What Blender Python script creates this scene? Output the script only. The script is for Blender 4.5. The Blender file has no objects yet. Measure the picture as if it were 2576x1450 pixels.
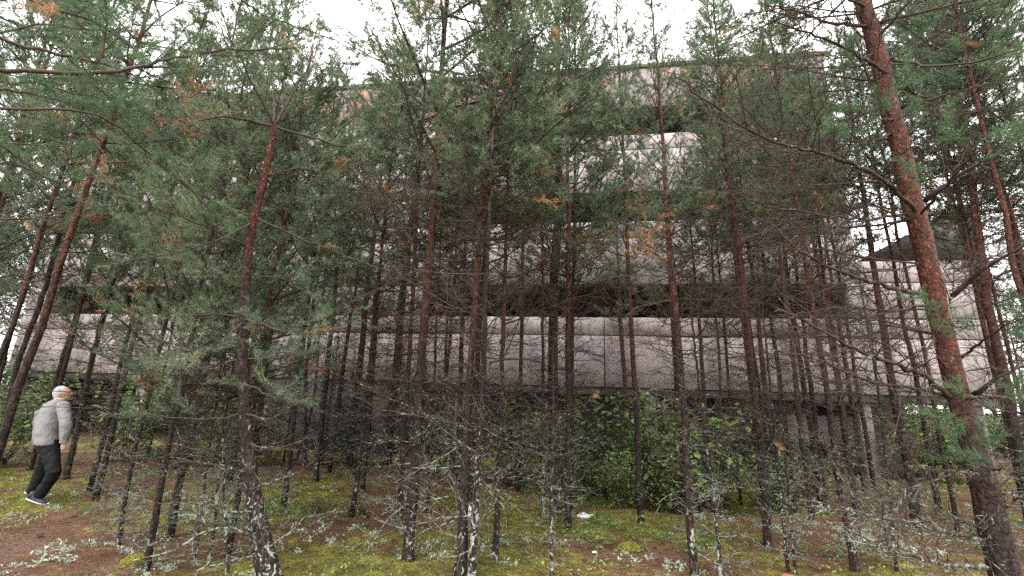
import bpy, math, random
import numpy as np
from mathutils import Vector, Matrix, Quaternion

R_ = math.radians
rng = np.random.default_rng(7)
random.seed(7)
sc = bpy.context.scene
col = sc.collection

# ------------------------------------------------------------------ camera
CAM = np.array([0.0, 0.0, 1.65])
PITCH, ROLL, FOC = R_(14.5), R_(2.0), 1140.0          # focal length for a frame 2576 wide
fw = np.array([0, math.cos(PITCH), math.sin(PITCH)])
r0_ = np.array([1.0, 0, 0]); u0_ = np.array([0, -math.sin(PITCH), math.cos(PITCH)])
rt = math.cos(ROLL) * r0_ + math.sin(ROLL) * u0_
up = -math.sin(ROLL) * r0_ + math.cos(ROLL) * u0_
cd = bpy.data.cameras.new('camera'); cam = bpy.data.objects.new('camera', cd); col.objects.link(cam)
cd.sensor_width = 36; cd.lens = FOC / 2576 * 36; cd.clip_start = 0.05; cd.clip_end = 2000
M = Matrix(((rt[0], up[0], -fw[0], CAM[0]), (rt[1], up[1], -fw[1], CAM[1]), (rt[2], up[2], -fw[2], CAM[2]), (0, 0, 0, 1)))
cam.matrix_world = M
sc.camera = cam

# ------------------------------------------------------------------ world, sun, exposure
SUN_EL, SUN_AZ = 58, 200
w = bpy.data.worlds.new('World'); sc.world = w; w.use_nodes = True
nt = w.node_tree; nt.nodes.clear()
out = nt.nodes.new('ShaderNodeOutputWorld'); bg = nt.nodes.new('ShaderNodeBackground')
sky = nt.nodes.new('ShaderNodeTexSky'); sky.sky_type = 'NISHITA'; sky.sun_disc = False
sky.sun_elevation = R_(SUN_EL); sky.sun_rotation = R_(SUN_AZ); sky.dust_density = 4; sky.air_density = 1.5
hs = nt.nodes.new('ShaderNodeHueSaturation'); hs.inputs['Saturation'].default_value = 0.12; hs.inputs['Value'].default_value = 1.0
cl = nt.nodes.new('ShaderNodeMix'); cl.data_type = 'RGBA'; cl.inputs[0].default_value = 0.72   # even cloud deck over the sky
cl.inputs[7].default_value = (10.3, 10.2, 10.15, 1)
nt.links.new(sky.outputs[0], hs.inputs['Color']); nt.links.new(hs.outputs[0], cl.inputs[6])
nt.links.new(cl.outputs[2], bg.inputs[0]); bg.inputs[1].default_value = 0.15
nt.links.new(bg.outputs[0], out.inputs[0])
sl = bpy.data.lights.new('sun', 'SUN'); sl.energy = 0.9; sl.angle = R_(40); sl.color = (1, .97, .93)
so = bpy.data.objects.new('sun', sl); col.objects.link(so)
so.rotation_euler = (R_(90 - SUN_EL), 0, R_(-SUN_AZ + 180 + 0))
sc.view_settings.view_transform = 'Standard'; sc.view_settings.look = 'None'; sc.view_settings.gamma = 1
sc.view_settings.exposure = 1.78
sc.cycles.max_bounces = 6; sc.cycles.diffuse_bounces = 3; sc.cycles.transparent_max_bounces = 8
sc.cycles.use_denoising = False

# ------------------------------------------------------------------ pixel helpers (2576 x 1450 frame) used to survey positions
def ray(px, py):
    d = fw * FOC + rt * (px - 1288) + up * (725 - py)
    return d / np.linalg.norm(d)
def at(px, py, Y):
    d = ray(px, py); return CAM + d * (Y / d[1])

def _h(ix, iy, s):
    n = (ix.astype(np.int64) * 374761393 + iy.astype(np.int64) * 668265263 + s * 974711) & 0x7fffffff
    n = ((n ^ (n >> 13)) * 1274126177) & 0x7fffffff
    return ((n ^ (n >> 16)) & 0xffff) / 65535.0
def vnoise(x, y, s=0):
    x = np.asarray(x, float); y = np.asarray(y, float)
    ix = np.floor(x); iy = np.floor(y); fx = x - ix; fy = y - iy
    fx = fx * fx * (3 - 2 * fx); fy = fy * fy * (3 - 2 * fy)
    a = _h(ix, iy, s); b = _h(ix + 1, iy, s); c = _h(ix, iy + 1, s); d = _h(ix + 1, iy + 1, s)
    return (a * (1 - fx) + b * fx) * (1 - fy) + (c * (1 - fx) + d * fx) * fy
def fbm(x, y, o=4, s=0):
    v = 0; a = .5; t = 0
    for i in range(o):
        v = v + a * vnoise(x * 2 ** i, y * 2 ** i, s + i); t += a; a *= .5
    return v / t
def sstep(a, b, x):                                   # works for a > b too
    t = np.clip((x - a) / (b - a), 0, 1); return t * t * (3 - 2 * t)
def height(x, y):
    x = np.asarray(x, float); y = np.asarray(y, float)
    h = (fbm(x * .35, y * .35, 3, 3) - .5) * .16 + (fbm(x * 1.7, y * 1.7, 3, 11) - .5) * .09
    d = np.exp(-(((x - 3.6) / 3.2) ** 4) - (((y - 10.6) / 1.5) ** 2))       # the dip behind the mossy bank
    h = h - .5 * d
    return h * np.exp(-np.maximum(0, np.hypot(x, y) - 25) / 30)
def gp(px, py):
    d = ray(px, py); t = 1.0
    for i in range(4000):
        p = CAM + d * t
        if p[2] <= float(height(p[0], p[1])): break
        t += .01
    return CAM + d * t

# ------------------------------------------------------------------ materials
def new_mat(name):
    m = bpy.data.materials.new(name); m.use_nodes = True
    n = m.node_tree.nodes; b = n['Principled BSDF']; return m, m.node_tree, b
def N(nt, t, **k):
    n = nt.nodes.new(t)
    for a, v in k.items(): setattr(n, a, v)
    return n
def noise(nt, scale, detail=4, vec=None, rough=.55, dist=0):
    n = N(nt, 'ShaderNodeTexNoise'); n.inputs['Scale'].default_value = scale; n.inputs['Detail'].default_value = detail
    n.inputs['Roughness'].default_value = rough; n.inputs['Distortion'].default_value = dist
    if vec is not None: nt.links.new(vec, n.inputs['Vector'])
    return n.outputs['Fac']
def ramp(nt, fac, stops, interp='LINEAR'):
    r = N(nt, 'ShaderNodeValToRGB'); e = r.color_ramp.elements; r.color_ramp.interpolation = interp
    while len(e) < len(stops): e.new(.5)
    for i, (p, c) in enumerate(stops):
        e[i].position = p; e[i].color = (*c, 1) if len(c) == 3 else c
    nt.links.new(fac, r.inputs[0]); return r.outputs[0]
def mix(nt, f, a, b, mode='MIX'):
    m = N(nt, 'ShaderNodeMix'); m.data_type = 'RGBA'; m.blend_type = mode
    if isinstance(f, (int, float)): m.inputs[0].default_value = f
    else: nt.links.new(f, m.inputs[0])
    for i, v in ((6, a), (7, b)):
        if isinstance(v, tuple): m.inputs[i].default_value = (*v, 1)
        else: nt.links.new(v, m.inputs[i])
    return m.outputs[2]
def math_(nt, op, a, b=None, c=None, clamp=False):
    m = N(nt, 'ShaderNodeMath', operation=op, use_clamp=clamp)
    for i, v in enumerate((a, b, c)):
        if v is None: continue
        if isinstance(v, (int, float)): m.inputs[i].default_value = v
        else: nt.links.new(v, m.inputs[i])
    return m.outputs[0]
def bump(nt, b, h, strength, dist):
    n = N(nt, 'ShaderNodeBump'); n.inputs['Strength'].default_value = strength; n.inputs['Distance'].default_value = dist
    nt.links.new(h, n.inputs['Height']); nt.links.new(n.outputs[0], b.inputs['Normal'])
def pos(nt, scale=(1, 1, 1)):
    g = N(nt, 'ShaderNodeNewGeometry'); mp = N(nt, 'ShaderNodeMapping'); mp.inputs['Scale'].default_value = scale
    nt.links.new(g.outputs['Position'], mp.inputs['Vector']); return mp.outputs[0]
def posz(nt):
    g = N(nt, 'ShaderNodeNewGeometry'); s = N(nt, 'ShaderNodeSeparateXYZ'); nt.links.new(g.outputs['Position'], s.inputs[0]); return s.outputs[2]

def leaf_mat(name, stops, scale=2.5, transl=.35, rough=.5, stops2=None):
    m, nt, b = new_mat(name)
    g = N(nt, 'ShaderNodeNewGeometry'); oi = N(nt, 'ShaderNodeObjectInfo')
    n1 = noise(nt, scale, 3, g.outputs['Position'])
    rr = math_(nt, 'MULTIPLY_ADD', g.outputs['Random Per Island'], .35, -.175)
    f = math_(nt, 'ADD', n1, rr)
    f = math_(nt, 'MULTIPLY_ADD', oi.outputs['Random'], .16, math_(nt, 'SUBTRACT', f, .08))
    c = ramp(nt, f, stops)
    nt.links.new(c, b.inputs['Base Color']); b.inputs['Roughness'].default_value = rough
    b.inputs['Specular IOR Level'].default_value = .2
    t = N(nt, 'ShaderNodeBsdfTranslucent'); nt.links.new(c, t.inputs[0])
    ms = N(nt, 'ShaderNodeMixShader'); ms.inputs[0].default_value = transl
    nt.links.new(b.outputs[0], ms.inputs[1]); nt.links.new(t.outputs[0], ms.inputs[2])
    nt.links.new(ms.outputs[0], nt.nodes['Material Output'].inputs[0]); return m

MAT = {}
MAT['needles'] = leaf_mat('pine_needles', [(.2, (.050, .078, .038)), (.4, (.090, .136, .074)), (.58, (.155, .205, .135)), (.8, (.22, .245, .11))])
MAT['near_needles'] = leaf_mat('long_pine_needles', [(.25, (.05, .095, .045)), (.5, (.085, .145, .07)), (.7, (.14, .20, .11))], 4)
MAT['spruce'] = leaf_mat('spruce_needles', [(.3, (.018, .040, .018)), (.6, (.035, .07, .03)), (.8, (.055, .10, .04))])
MAT['dead_needles'] = leaf_mat('dead_needles', [(.25, (.20, .085, .05)), (.5, (.33, .17, .095)), (.75, (.42, .29, .14))], 5, .3)
MAT['leaves'] = leaf_mat('bush_leaves', [(.25, (.05, .095, .03)), (.5, (.10, .175, .055)), (.75, (.19, .26, .085))], 1.8, .4)
MAT['berry_leaves'] = leaf_mat('berry_leaves', [(.25, (.10, .17, .05)), (.5, (.20, .30, .09)), (.75, (.35, .40, .16))], 6, .35)
MAT['lichen'] = leaf_mat('reindeer_lichen', [(.3, (.24, .29, .22)), (.6, (.38, .43, .34)), (.8, (.52, .55, .46))], 9, .15, .9)
MAT['tuft'] = leaf_mat('branch_lichen', [(.3, (.11, .135, .10)), (.6, (.20, .235, .18)), (.8, (.32, .35, .29))], 9, .1, .9)
MAT['moss'] = leaf_mat('moss_tips', [(.28, (.045, .052, .016)), (.5, (.10, .108, .025)), (.7, (.19, .19, .045))], 1.6, .3, .8)
MAT['litter'] = leaf_mat('needle_litter', [(.25, (.08, .038, .022)), (.5, (.18, .088, .05)), (.75, (.36, .21, .125))], 6, .1, .7)
MAT['grass'] = leaf_mat('grass', [(.3, (.05, .075, .025)), (.6, (.10, .13, .045)), (.8, (.2, .19, .09))], 3, .3, .6)

def bark_mat(name, red, zt, lich, rough=.8, spec=.15):
    m, nt, b = new_mat(name)
    p = pos(nt, (1, 1, .35)); z = posz(nt); oi = N(nt, 'ShaderNodeObjectInfo')
    nf = noise(nt, 34, 5, p, .65, .4); nl = noise(nt, 3, 3, pos(nt, (1, 1, .5)))
    vo = N(nt, 'ShaderNodeTexVoronoi'); vo.feature = 'F1'; vo.inputs['Scale'].default_value = 55
    nd = N(nt, 'ShaderNodeTexNoise'); nd.inputs['Scale'].default_value = 30; nd.inputs['Detail'].default_value = 4
    va = N(nt, 'ShaderNodeVectorMath', operation='MULTIPLY_ADD'); nt.links.new(nd.outputs['Color'], va.inputs[0]); va.inputs[1].default_value = (.035, .035, .035)
    pv = pos(nt, (1, 1, .6)); nt.links.new(pv, nd.inputs['Vector']); nt.links.new(pv, va.inputs[2]); nt.links.new(va.outputs[0], vo.inputs['Vector'])
    crack = ramp(nt, vo.outputs['Distance'], [(.35, (1, 1, 1)), (.75, (.1, .1, .1))])
    cell = N(nt, 'ShaderNodeSeparateColor'); nt.links.new(vo.outputs['Color'], cell.inputs[0])
    low = ramp(nt, nf, [(.3, (.013, .009, .008)), (.55, (.038, .027, .023)), (.75, (.085, .062, .052))])
    hi = ramp(nt, nf, [(.28, tuple(c * .28 for c in red)), (.5, red), (.62, tuple(min(1, c * 1.5) for c in red)), (.78, (.30, .18, .12))])
    zz = math_(nt, 'MULTIPLY_ADD', nl, 2.2, math_(nt, 'SUBTRACT', z, 1.1))
    zz = math_(nt, 'MULTIPLY_ADD', oi.outputs['Random'], .9, math_(nt, 'SUBTRACT', zz, .45))
    f = N(nt, 'ShaderNodeMapRange'); nt.links.new(zz, f.inputs[0]); f.inputs[1].default_value = zt - .7; f.inputs[2].default_value = zt + .7
    c = mix(nt, f.outputs[0], low, hi)
    c = mix(nt, 1.0, c, ramp(nt, cell.outputs[0], [(0, (.45, .42, .42)), (.7, (1, 1, 1)), (1, (1.7, 1.55, 1.5))]), 'MULTIPLY')
    c = mix(nt, crack, mix(nt, .7, c, (.015, .01, .009)), c)
    # lichen crusts, thicker low down
    nv = noise(nt, 17, 4, pos(nt, (1, 1, .8)), .6, 1.2)
    zf = N(nt, 'ShaderNodeMapRange'); nt.links.new(z, zf.inputs[0]); zf.inputs[1].default_value = .2; zf.inputs[2].default_value = 3.2
    zf.inputs[3].default_value = .0; zf.inputs[4].default_value = .22
    th = math_(nt, 'SUBTRACT', math_(nt, 'ADD', nv, lich), zf.outputs[0])
    lf = ramp(nt, th, [(.60, (0, 0, 0)), (.64, (1, 1, 1))])
    c = mix(nt, lf, c, mix(nt, nf, (.17, .21, .16), (.38, .42, .35)))
    nt.links.new(c, b.inputs['Base Color']); b.inputs['Roughness'].default_value = rough; b.inputs['Specular IOR Level'].default_value = spec
    hgt = math_(nt, 'ADD', math_(nt, 'MULTIPLY', crack, .6), nf); hgt = math_(nt, 'MULTIPLY_ADD', lf, .25, hgt)
    bump(nt, b, hgt, .9, .012); return m
MAT['bark'] = bark_mat('pine_bark', (.085, .034, .022), 2.5, .02)
MAT['bark_dark'] = bark_mat('dark_scaly_bark', (.055, .025, .018), 4.6, .0)
MAT['bark_grey'] = bark_mat('grey_lichen_bark', (.10, .065, .05), 3.4, .08)
MAT['bark_hero'] = bark_mat('red_flaky_bark', (.080, .022, .011), 1.9, .01, .6, .2)
MAT['bark_leader'] = bark_mat('leaning_bark', (.085, .030, .019), 3.0, .055)
def twig_mat(name, l0, l1, amt):
    m, nt, b = new_mat(name)
    g = N(nt, 'ShaderNodeNewGeometry'); n1 = noise(nt, 22, 3, g.outputs['Position']); z = posz(nt)
    zf = N(nt, 'ShaderNodeMapRange'); nt.links.new(z, zf.inputs[0]); zf.inputs[1].default_value = l0; zf.inputs[2].default_value = l1
    zf.inputs[3].default_value = amt; zf.inputs[4].default_value = -.15
    f = ramp(nt, math_(nt, 'ADD', n1, zf.outputs[0]), [(.50, (0, 0, 0)), (.62, (1, 1, 1))])
    n2 = noise(nt, 60, 2, g.outputs['Position'])
    dk = mix(nt, n2, (.024, .017, .015), (.085, .060, .050)); c = mix(nt, f, dk, mix(nt, n2, (.15, .17, .14), (.30, .33, .28)))
    nt.links.new(c, b.inputs['Base Color']); b.inputs['Roughness'].default_value = .8; b.inputs['Specular IOR Level'].default_value = .12; return m
MAT['twig'] = twig_mat('dead_twigs', .4, 2.4, .075)
MAT['live_twig'] = twig_mat('live_twigs', -5, -4, 0)
MAT['limb'] = twig_mat('dark_limb', .3, 1.9, .09)
MAT['stem'] = twig_mat('bush_stems', -1, .5, 0)

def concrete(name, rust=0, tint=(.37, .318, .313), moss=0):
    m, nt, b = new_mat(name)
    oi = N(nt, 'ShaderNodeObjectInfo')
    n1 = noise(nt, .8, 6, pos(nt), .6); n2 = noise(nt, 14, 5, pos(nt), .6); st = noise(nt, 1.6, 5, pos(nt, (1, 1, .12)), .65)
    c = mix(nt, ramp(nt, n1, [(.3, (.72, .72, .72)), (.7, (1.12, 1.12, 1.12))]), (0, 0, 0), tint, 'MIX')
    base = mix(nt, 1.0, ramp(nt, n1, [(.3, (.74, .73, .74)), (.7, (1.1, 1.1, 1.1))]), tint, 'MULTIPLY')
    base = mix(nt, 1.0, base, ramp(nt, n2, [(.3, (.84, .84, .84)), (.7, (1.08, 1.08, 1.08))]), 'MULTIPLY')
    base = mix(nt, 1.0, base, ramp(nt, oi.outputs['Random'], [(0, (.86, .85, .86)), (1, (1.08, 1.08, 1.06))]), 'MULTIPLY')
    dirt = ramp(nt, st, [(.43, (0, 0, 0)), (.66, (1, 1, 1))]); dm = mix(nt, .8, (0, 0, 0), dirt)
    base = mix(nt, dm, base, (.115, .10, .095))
    if rust:
        rs = noise(nt, 1.1, 5, pos(nt, (1, 1, .22)), .6, .4)
        rf = ramp(nt, math_(nt, 'ADD', rs, rust), [(.56, (0, 0, 0)), (.64, (1, 1, 1))])
        base = mix(nt, mix(nt, .85, (0, 0, 0), rf), base, mix(nt, n2, (.20, .075, .05), (.30, .14, .10)))
    if moss:
        mf = ramp(nt, math_(nt, 'ADD', n2, moss), [(.5, (0, 0, 0)), (.65, (1, 1, 1))])
        base = mix(nt, mf, base, (.07, .08, .03))
    nt.links.new(base, b.inputs['Base Color']); b.inputs['Roughness'].default_value = .9
    bump(nt, b, n2, .25, .008); return m
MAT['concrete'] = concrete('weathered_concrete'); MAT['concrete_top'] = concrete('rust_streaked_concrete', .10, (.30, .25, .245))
MAT['concrete_dark'] = concrete('dark_tone_concrete', 0, (.07, .065, .06)); MAT['coping'] = concrete('mossy_coping', 0, (.16, .15, .12), .15)  # back and ground-floor walls get a much darker base tone than the panels
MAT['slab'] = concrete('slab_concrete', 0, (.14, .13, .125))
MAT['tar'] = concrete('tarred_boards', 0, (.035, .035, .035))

def plain(name, c, rough=.7, var=.15, scale=30, bmp=.2, metal=0):
    m, nt, b = new_mat(name)
    n = noise(nt, scale, 4, pos(nt))
    cc = ramp(nt, n, [(.3, tuple(x * (1 - var) for x in c)), (.7, tuple(min(1, x * (1 + var)) for x in c))])
    nt.links.new(cc, b.inputs['Base Color']); b.inputs['Roughness'].default_value = rough; b.inputs['Specular IOR Level'].default_value = .2
    if bmp: bump(nt, b, n, bmp, .01)
    return m

# ground: moss / needle litter / trodden earth by mask attributes
def ground_mat():
    m, nt, b = new_mat('forest_floor')
    a = N(nt, 'ShaderNodeVertexColor'); a.layer_name = 'cover'; s = N(nt, 'ShaderNodeSeparateColor'); nt.links.new(a.outputs[0], s.inputs[0])
    p = pos(nt); nf = noise(nt, 45, 6, p, .7); nm = noise(nt, 7, 5, p, .6, .5); ns = noise(nt, 130, 3, pos(nt, (1, .6, 1)), .6, 2)
    lit = ramp(nt, nf, [(.3, (.034, .019, .012)), (.5, (.095, .054, .034)), (.66, (.18, .105, .068)), (.85, (.30, .21, .15))])
    lit = mix(nt, ramp(nt, ns, [(.55, (0, 0, 0)), (.62, (1, 1, 1))]), lit, (.22, .125, .075))
    mo = ramp(nt, math_(nt, 'ADD', math_(nt, 'MULTIPLY', nf, .6), math_(nt, 'MULTIPLY', nm, .5)), [(.35, (.026, .026, .010)), (.50, (.09, .09, .026)), (.68, (.25, .235, .06))])
    nb_ = noise(nt, 2.1, 4, p, .65)
    mo = mix(nt, 1.0, mo, ramp(nt, nb_, [(.3, (.55, .42, .4)), (.5, (.95, .9, .85)), (.68, (1.35, 1.4, 1.15))]), 'MULTIPLY')
    lit = mix(nt, 1.0, lit, ramp(nt, nb_, [(.3, (.6, .55, .55)), (.7, (1.35, 1.4, 1.45))]), 'MULTIPLY')
    mk = ramp(nt, math_(nt, 'ADD', s.outputs[0], math_(nt, 'MULTIPLY_ADD', nm, 1.3, -.65)), [(.44, (0, 0, 0)), (.56, (1, 1, 1))])
    c = mix(nt, mk, lit, mo)
    earth = ramp(nt, nf, [(.3, (.08, .052, .038)), (.6, (.17, .115, .09)), (.8, (.26, .19, .155))])
    pk = ramp(nt, math_(nt, 'ADD', s.outputs[1], math_(nt, 'MULTIPLY_ADD', nm, .6, -.3)), [(.45, (0, 0, 0)), (.75, (1, 1, 1))])
    c = mix(nt, pk, c, earth)
    nt.links.new(c, b.inputs['Base Color']); b.inputs['Roughness'].default_value = .95; b.inputs['Specular IOR Level'].default_value = .1
    bump(nt, b, math_(nt, 'ADD', nf, nm), .8, .03); return m
MAT['ground'] = ground_mat()

# ------------------------------------------------------------------ mesh building
class MB:
    def __init__(s): s.v = []; s.t = []; s.q = []; s.n = 0
    def add(s, v, tris=None, quads=None, mi=0):
        v = np.asarray(v, float).reshape(-1, 3); 
        if tris is not None: s.t.append((np.asarray(tris, int).reshape(-1, 3) + s.n, mi))
        if quads is not None: s.q.append((np.asarray(quads, int).reshape(-1, 4) + s.n, mi))
        s.v.append(v); s.n += len(v)
    def mesh(s, name, mats, smooth=False):
        me = bpy.data.meshes.new(name)
        V = np.concatenate(s.v) if s.v else np.zeros((0, 3))
        T = np.concatenate([t for t, _ in s.t]) if s.t else np.zeros((0, 3), int)
        Q = np.concatenate([q for q, _ in s.q]) if s.q else np.zeros((0, 4), int)
        MI = np.concatenate([np.full(len(t), m) for t, m in s.t] + [np.full(len(q), m) for q, m in s.q] + [np.zeros(0, int)]).astype(np.int32)
        me.vertices.add(len(V)); me.vertices.foreach_set('co', V.astype(np.float32).ravel())
        L = np.concatenate([T.ravel(), Q.ravel()]).astype(np.int32)
        me.loops.add(len(L)); me.loops.foreach_set('vertex_index', L)
        st = np.concatenate([np.arange(len(T)) * 3, len(T) * 3 + np.arange(len(Q)) * 4]).astype(np.int32)
        me.polygons.add(len(st)); me.polygons.foreach_set('loop_start', st)
        me.polygons.foreach_set('material_index', MI)
        if smooth: me.polygons.foreach_set('use_smooth', np.ones(len(st), bool))
        for m in mats: me.materials.append(MAT[m] if isinstance(m, str) else m)
        me.update(calc_edges=True); return me
def obj(name, me, parent=None, loc=None):
    o = bpy.data.objects.new(name, me); col.objects.link(o)
    if parent is not None: o.parent = parent
    if loc is not None: o.location = loc
    return o
def tag(o, label=None, cat=None, group=None, kind=None):
    if label: o['label'] = label
    if cat: o['category'] = cat
    if group: o['group'] = group
    if kind: o['kind'] = kind
    return o
def root(name, label, cat, loc, group=None):
    o = obj(name, None, None, tuple(float(a) for a in loc)); o.empty_display_size = .2; return tag(o, label, cat, group)

def norm(a): return a / np.maximum(np.linalg.norm(a, axis=-1, keepdims=True), 1e-9)
def frames(d):
    ref = np.where(np.abs(d[..., 2:3]) > .95, np.array([1.0, 0, 0]), np.array([0, 0, 1.0]))
    a = norm(np.cross(d, ref)); return a, np.cross(d, a)
def segs_to(mb, segs, sides=3, mi=0):
    """independent tapering prisms for every (p0, p1, r0, r1)"""
    if not len(segs): return
    S = np.array([np.concatenate([a, b, [c, d]]) for a, b, c, d in segs])
    a, b, ra, rb = S[:, :3], S[:, 3:6], S[:, 6], S[:, 7]
    d = norm(b - a); u, v = frames(d); n = len(S)
    ang = np.arange(sides) * 2 * math.pi / sides
    ring = u[:, None] * np.cos(ang)[None, :, None] + v[:, None] * np.sin(ang)[None, :, None]
    V = np.concatenate([a[:, None] + ring * ra[:, None, None], b[:, None] + ring * rb[:, None, None]], 1)
    k = np.arange(sides); base = np.arange(n)[:, None] * 2 * sides
    q = np.stack([base + k, base + (k + 1) % sides, base + sides + (k + 1) % sides, base + sides + k], -1)
    mb.add(V.reshape(-1, 3), quads=q.reshape(-1, 4), mi=mi)
def tube(mb, P, R, sides=10, mi=0, jit=0, cap=True, ell=None):
    P = np.asarray(P, float); n = len(P); R = np.broadcast_to(np.asarray(R, float), (n,))
    d = norm(np.gradient(P, axis=0)); u = np.zeros_like(P); 
    f = frames(d[0])[0]
    for i in range(n):
        f = f - d[i] * np.dot(f, d[i]); f = f / np.linalg.norm(f); u[i] = f
    v = np.cross(d, u); ang = np.arange(sides) * 2 * math.pi / sides
    J = 1 + (rng.random((n, sides)) - .5) * 2 * jit
    ring = u[:, None] * np.cos(ang)[None, :, None] + v[:, None] * np.sin(ang)[None, :, None]
    V = P[:, None] + ring * (R[:, None] * J)[..., None]
    k = np.arange(sides); b = np.arange(n - 1)[:, None] * sides
    q = np.stack([b + k, b + (k + 1) % sides, b + sides + (k + 1) % sides, b + sides + k], -1).reshape(-1, 4)
    VV = V.reshape(-1, 3); T = None
    if cap:
        VV = np.concatenate([VV, P[:1], P[-1:]]); c0, c1 = n * sides, n * sides + 1
        T = [[c0, (j + 1) % sides, j] for j in range(sides)] + [[c1, (n - 1) * sides + j, (n - 1) * sides + (j + 1) % sides] for j in range(sides)]
    mb.add(VV, tris=T, quads=q, mi=mi)
def box(mb, c, s, rot=None, mi=0):
    v = np.array([[x, y, z] for x in (-.5, .5) for y in (-.5, .5) for z in (-.5, .5)]) * np.array(s)
    if rot is not None: v = v @ np.array(rot).T
    mb.add(v + np.array(c), quads=[[0, 1, 3, 2], [4, 6, 7, 5], [0, 4, 5, 1], [2, 3, 7, 6], [0, 2, 6, 4], [1, 5, 7, 3]], mi=mi)

def needles(mb, P, D, L, K, nl, nw, mi, ang=(.55, 1.15), tuft=False):
    """K needles along each shoot segment starting at P, direction D, length L"""
    P = np.asarray(P); D = norm(np.asarray(D)); L = np.asarray(L); n = len(P)
    if n == 0: return
    u, v = frames(D)
    t = rng.random((n, K)) ** (.7); az = rng.random((n, K)) * 2 * math.pi; an = rng.uniform(*ang, (n, K))
    side = u[:, None] * np.cos(az)[..., None] + v[:, None] * np.sin(az)[..., None]
    nd = D[:, None] * np.cos(an)[..., None] + side * np.sin(an)[..., None]
    nd[..., 2] += .12; nd = norm(nd)
    b = P[:, None] + D[:, None] * (t * L[:, None])[..., None]
    ln = nl * rng.uniform(.7, 1.2, (n, K))[..., None]
    tg = norm(np.cross(nd, rng.normal(size=(n, K, 3))))
    V = np.stack([b - tg * nw / 2, b + tg * nw / 2, b + nd * ln], 2).reshape(-1, 3)
    mb.add(V, tris=np.arange(len(V)).reshape(-1, 3), mi=mi)

def rotv(v, axis, a):
    axis = axis / np.linalg.norm(axis); return v * math.cos(a) + np.cross(axis, v) * math.sin(a) + axis * np.dot(axis, v) * (1 - math.cos(a))
U = lambda a, b: float(rng.uniform(a, b))

def grow(start, d, L, n, rise=0., crook=.12):
    pts = [np.array(start, float)]; d = d / np.linalg.norm(d); st = L / n
    for i in range(n):
        d = d + rng.normal(size=3) * crook + np.array([0, 0, rise / n]); d = d / np.linalg.norm(d)
        pts.append(pts[-1] + d * st)
    return np.array(pts)
def path_segs(segs, P, r0, r1):
    n = len(P) - 1
    for i in range(n):
        segs.append((P[i], P[i + 1], r0 + (r1 - r0) * i / n, r0 + (r1 - r0) * (i + 1) / n))
def sample(P, t):
    n = len(P) - 1; x = min(max(t, 0), .9999) * n; i = int(x); f = x - i
    return P[i] * (1 - f) + P[i + 1] * f, (P[i + 1] - P[i]) / max(1e-9, np.linalg.norm(P[i + 1] - P[i]))

def live_twigs(segs, sh, P, L, r, sp=.09, latmax=.5, start=.25, dens=1., pdead=.03):
    """laterals of a live bough; sh collects shoot segments (p, d, l, dead)"""
    t = start * L; sgn = 1
    while t < L:
        p, d = sample(P, t / L)
        ll = min(latmax, (L - t) * .6 + .09) * U(.6, 1.15)
        upv = np.array([0, 0, 1.]) + rng.normal(size=3) * .35
        ax = np.cross(np.cross(d, upv), d)
        ld = rotv(d, ax, sgn * U(.6, 1.05)); ld[2] += U(-.05, .3)
        Q = grow(p, ld, ll, 3, .35, .13); path_segs(segs, Q, r * .5, r * .25)
        dead = rng.random() < pdead
        m = max(1, int(ll * .75 / .11))
        for k in range(m):
            a = 1 - (k + 1) * .11 / ll
            if a < 0: a = 0
            q, e = sample(Q, a); sh.append((q, e, .12, dead))
        if ll > .16:
            for k in range(int(ll / .075 * dens)):
                q, e = sample(Q, U(.3, .95)); sd = rotv(e, rng.normal(size=3), U(.5, 1.0) * random.choice((-1, 1))); sd = norm(sd); sl = U(.07, .16)
                segs.append((q, q + sd * sl, r * .25, r * .15)); sh.append((q + sd * sl * .1, sd, sl, dead))
        sgn = -sgn; t += sp * U(.6, 1.4) / dens
    q, e = sample(P, .97)
    for k in range(3): sh.append((P[-1] - e * .1 * k, e, .13, False))
def dead_twigs(segs, P, L, r, sp=.11, start=.15, fork=True, tl=.5, lich=None):
    t = start * L; sgn = random.choice((-1, 1))
    while t < L:
        p, d = sample(P, t / L); ll = (min(tl, (L - t) * .65) + .05) * U(.35, 1.2)
        sd = rotv(d, np.array([0, 0, 1.]) + rng.normal(size=3) * .6, sgn * U(.5, 1.2)); sd[2] += U(-.2, .25)
        Q = grow(p, sd, ll, 4, U(-.2, .7), .2); path_segs(segs, Q, r * .55, r * .22)
        if fork and ll > .1:
            for k in range(int(ll / .07)):
                q, e = sample(Q, U(.2, .9)); sd = norm(rotv(e, rng.normal(size=3), U(.5, 1.1)))
                Q2 = grow(q, sd, U(.05, .22), 2, .3, .25); path_segs(segs, Q2, r * .3, r * .16)
        if lich is not None and rng.random() < .8: lich.append((p, r))
        sgn = -sgn; t += sp * U(.5, 1.5)
def lichen_tufts(mb, pts, mi, size=.016, k=7):
    if not pts: return
    P = np.array([p for p, _ in pts]); P = np.repeat(P, k, 0); n = len(P)
    P = P + rng.normal(size=(n, 3)) * size * .8
    a = rng.normal(size=(n, 3)) * size; b = rng.normal(size=(n, 3)) * size
    V = np.stack([P, P + a, P + b], 1).reshape(-1, 3); mb.add(V, tris=np.arange(3 * n).reshape(-1, 3), mi=mi)

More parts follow.
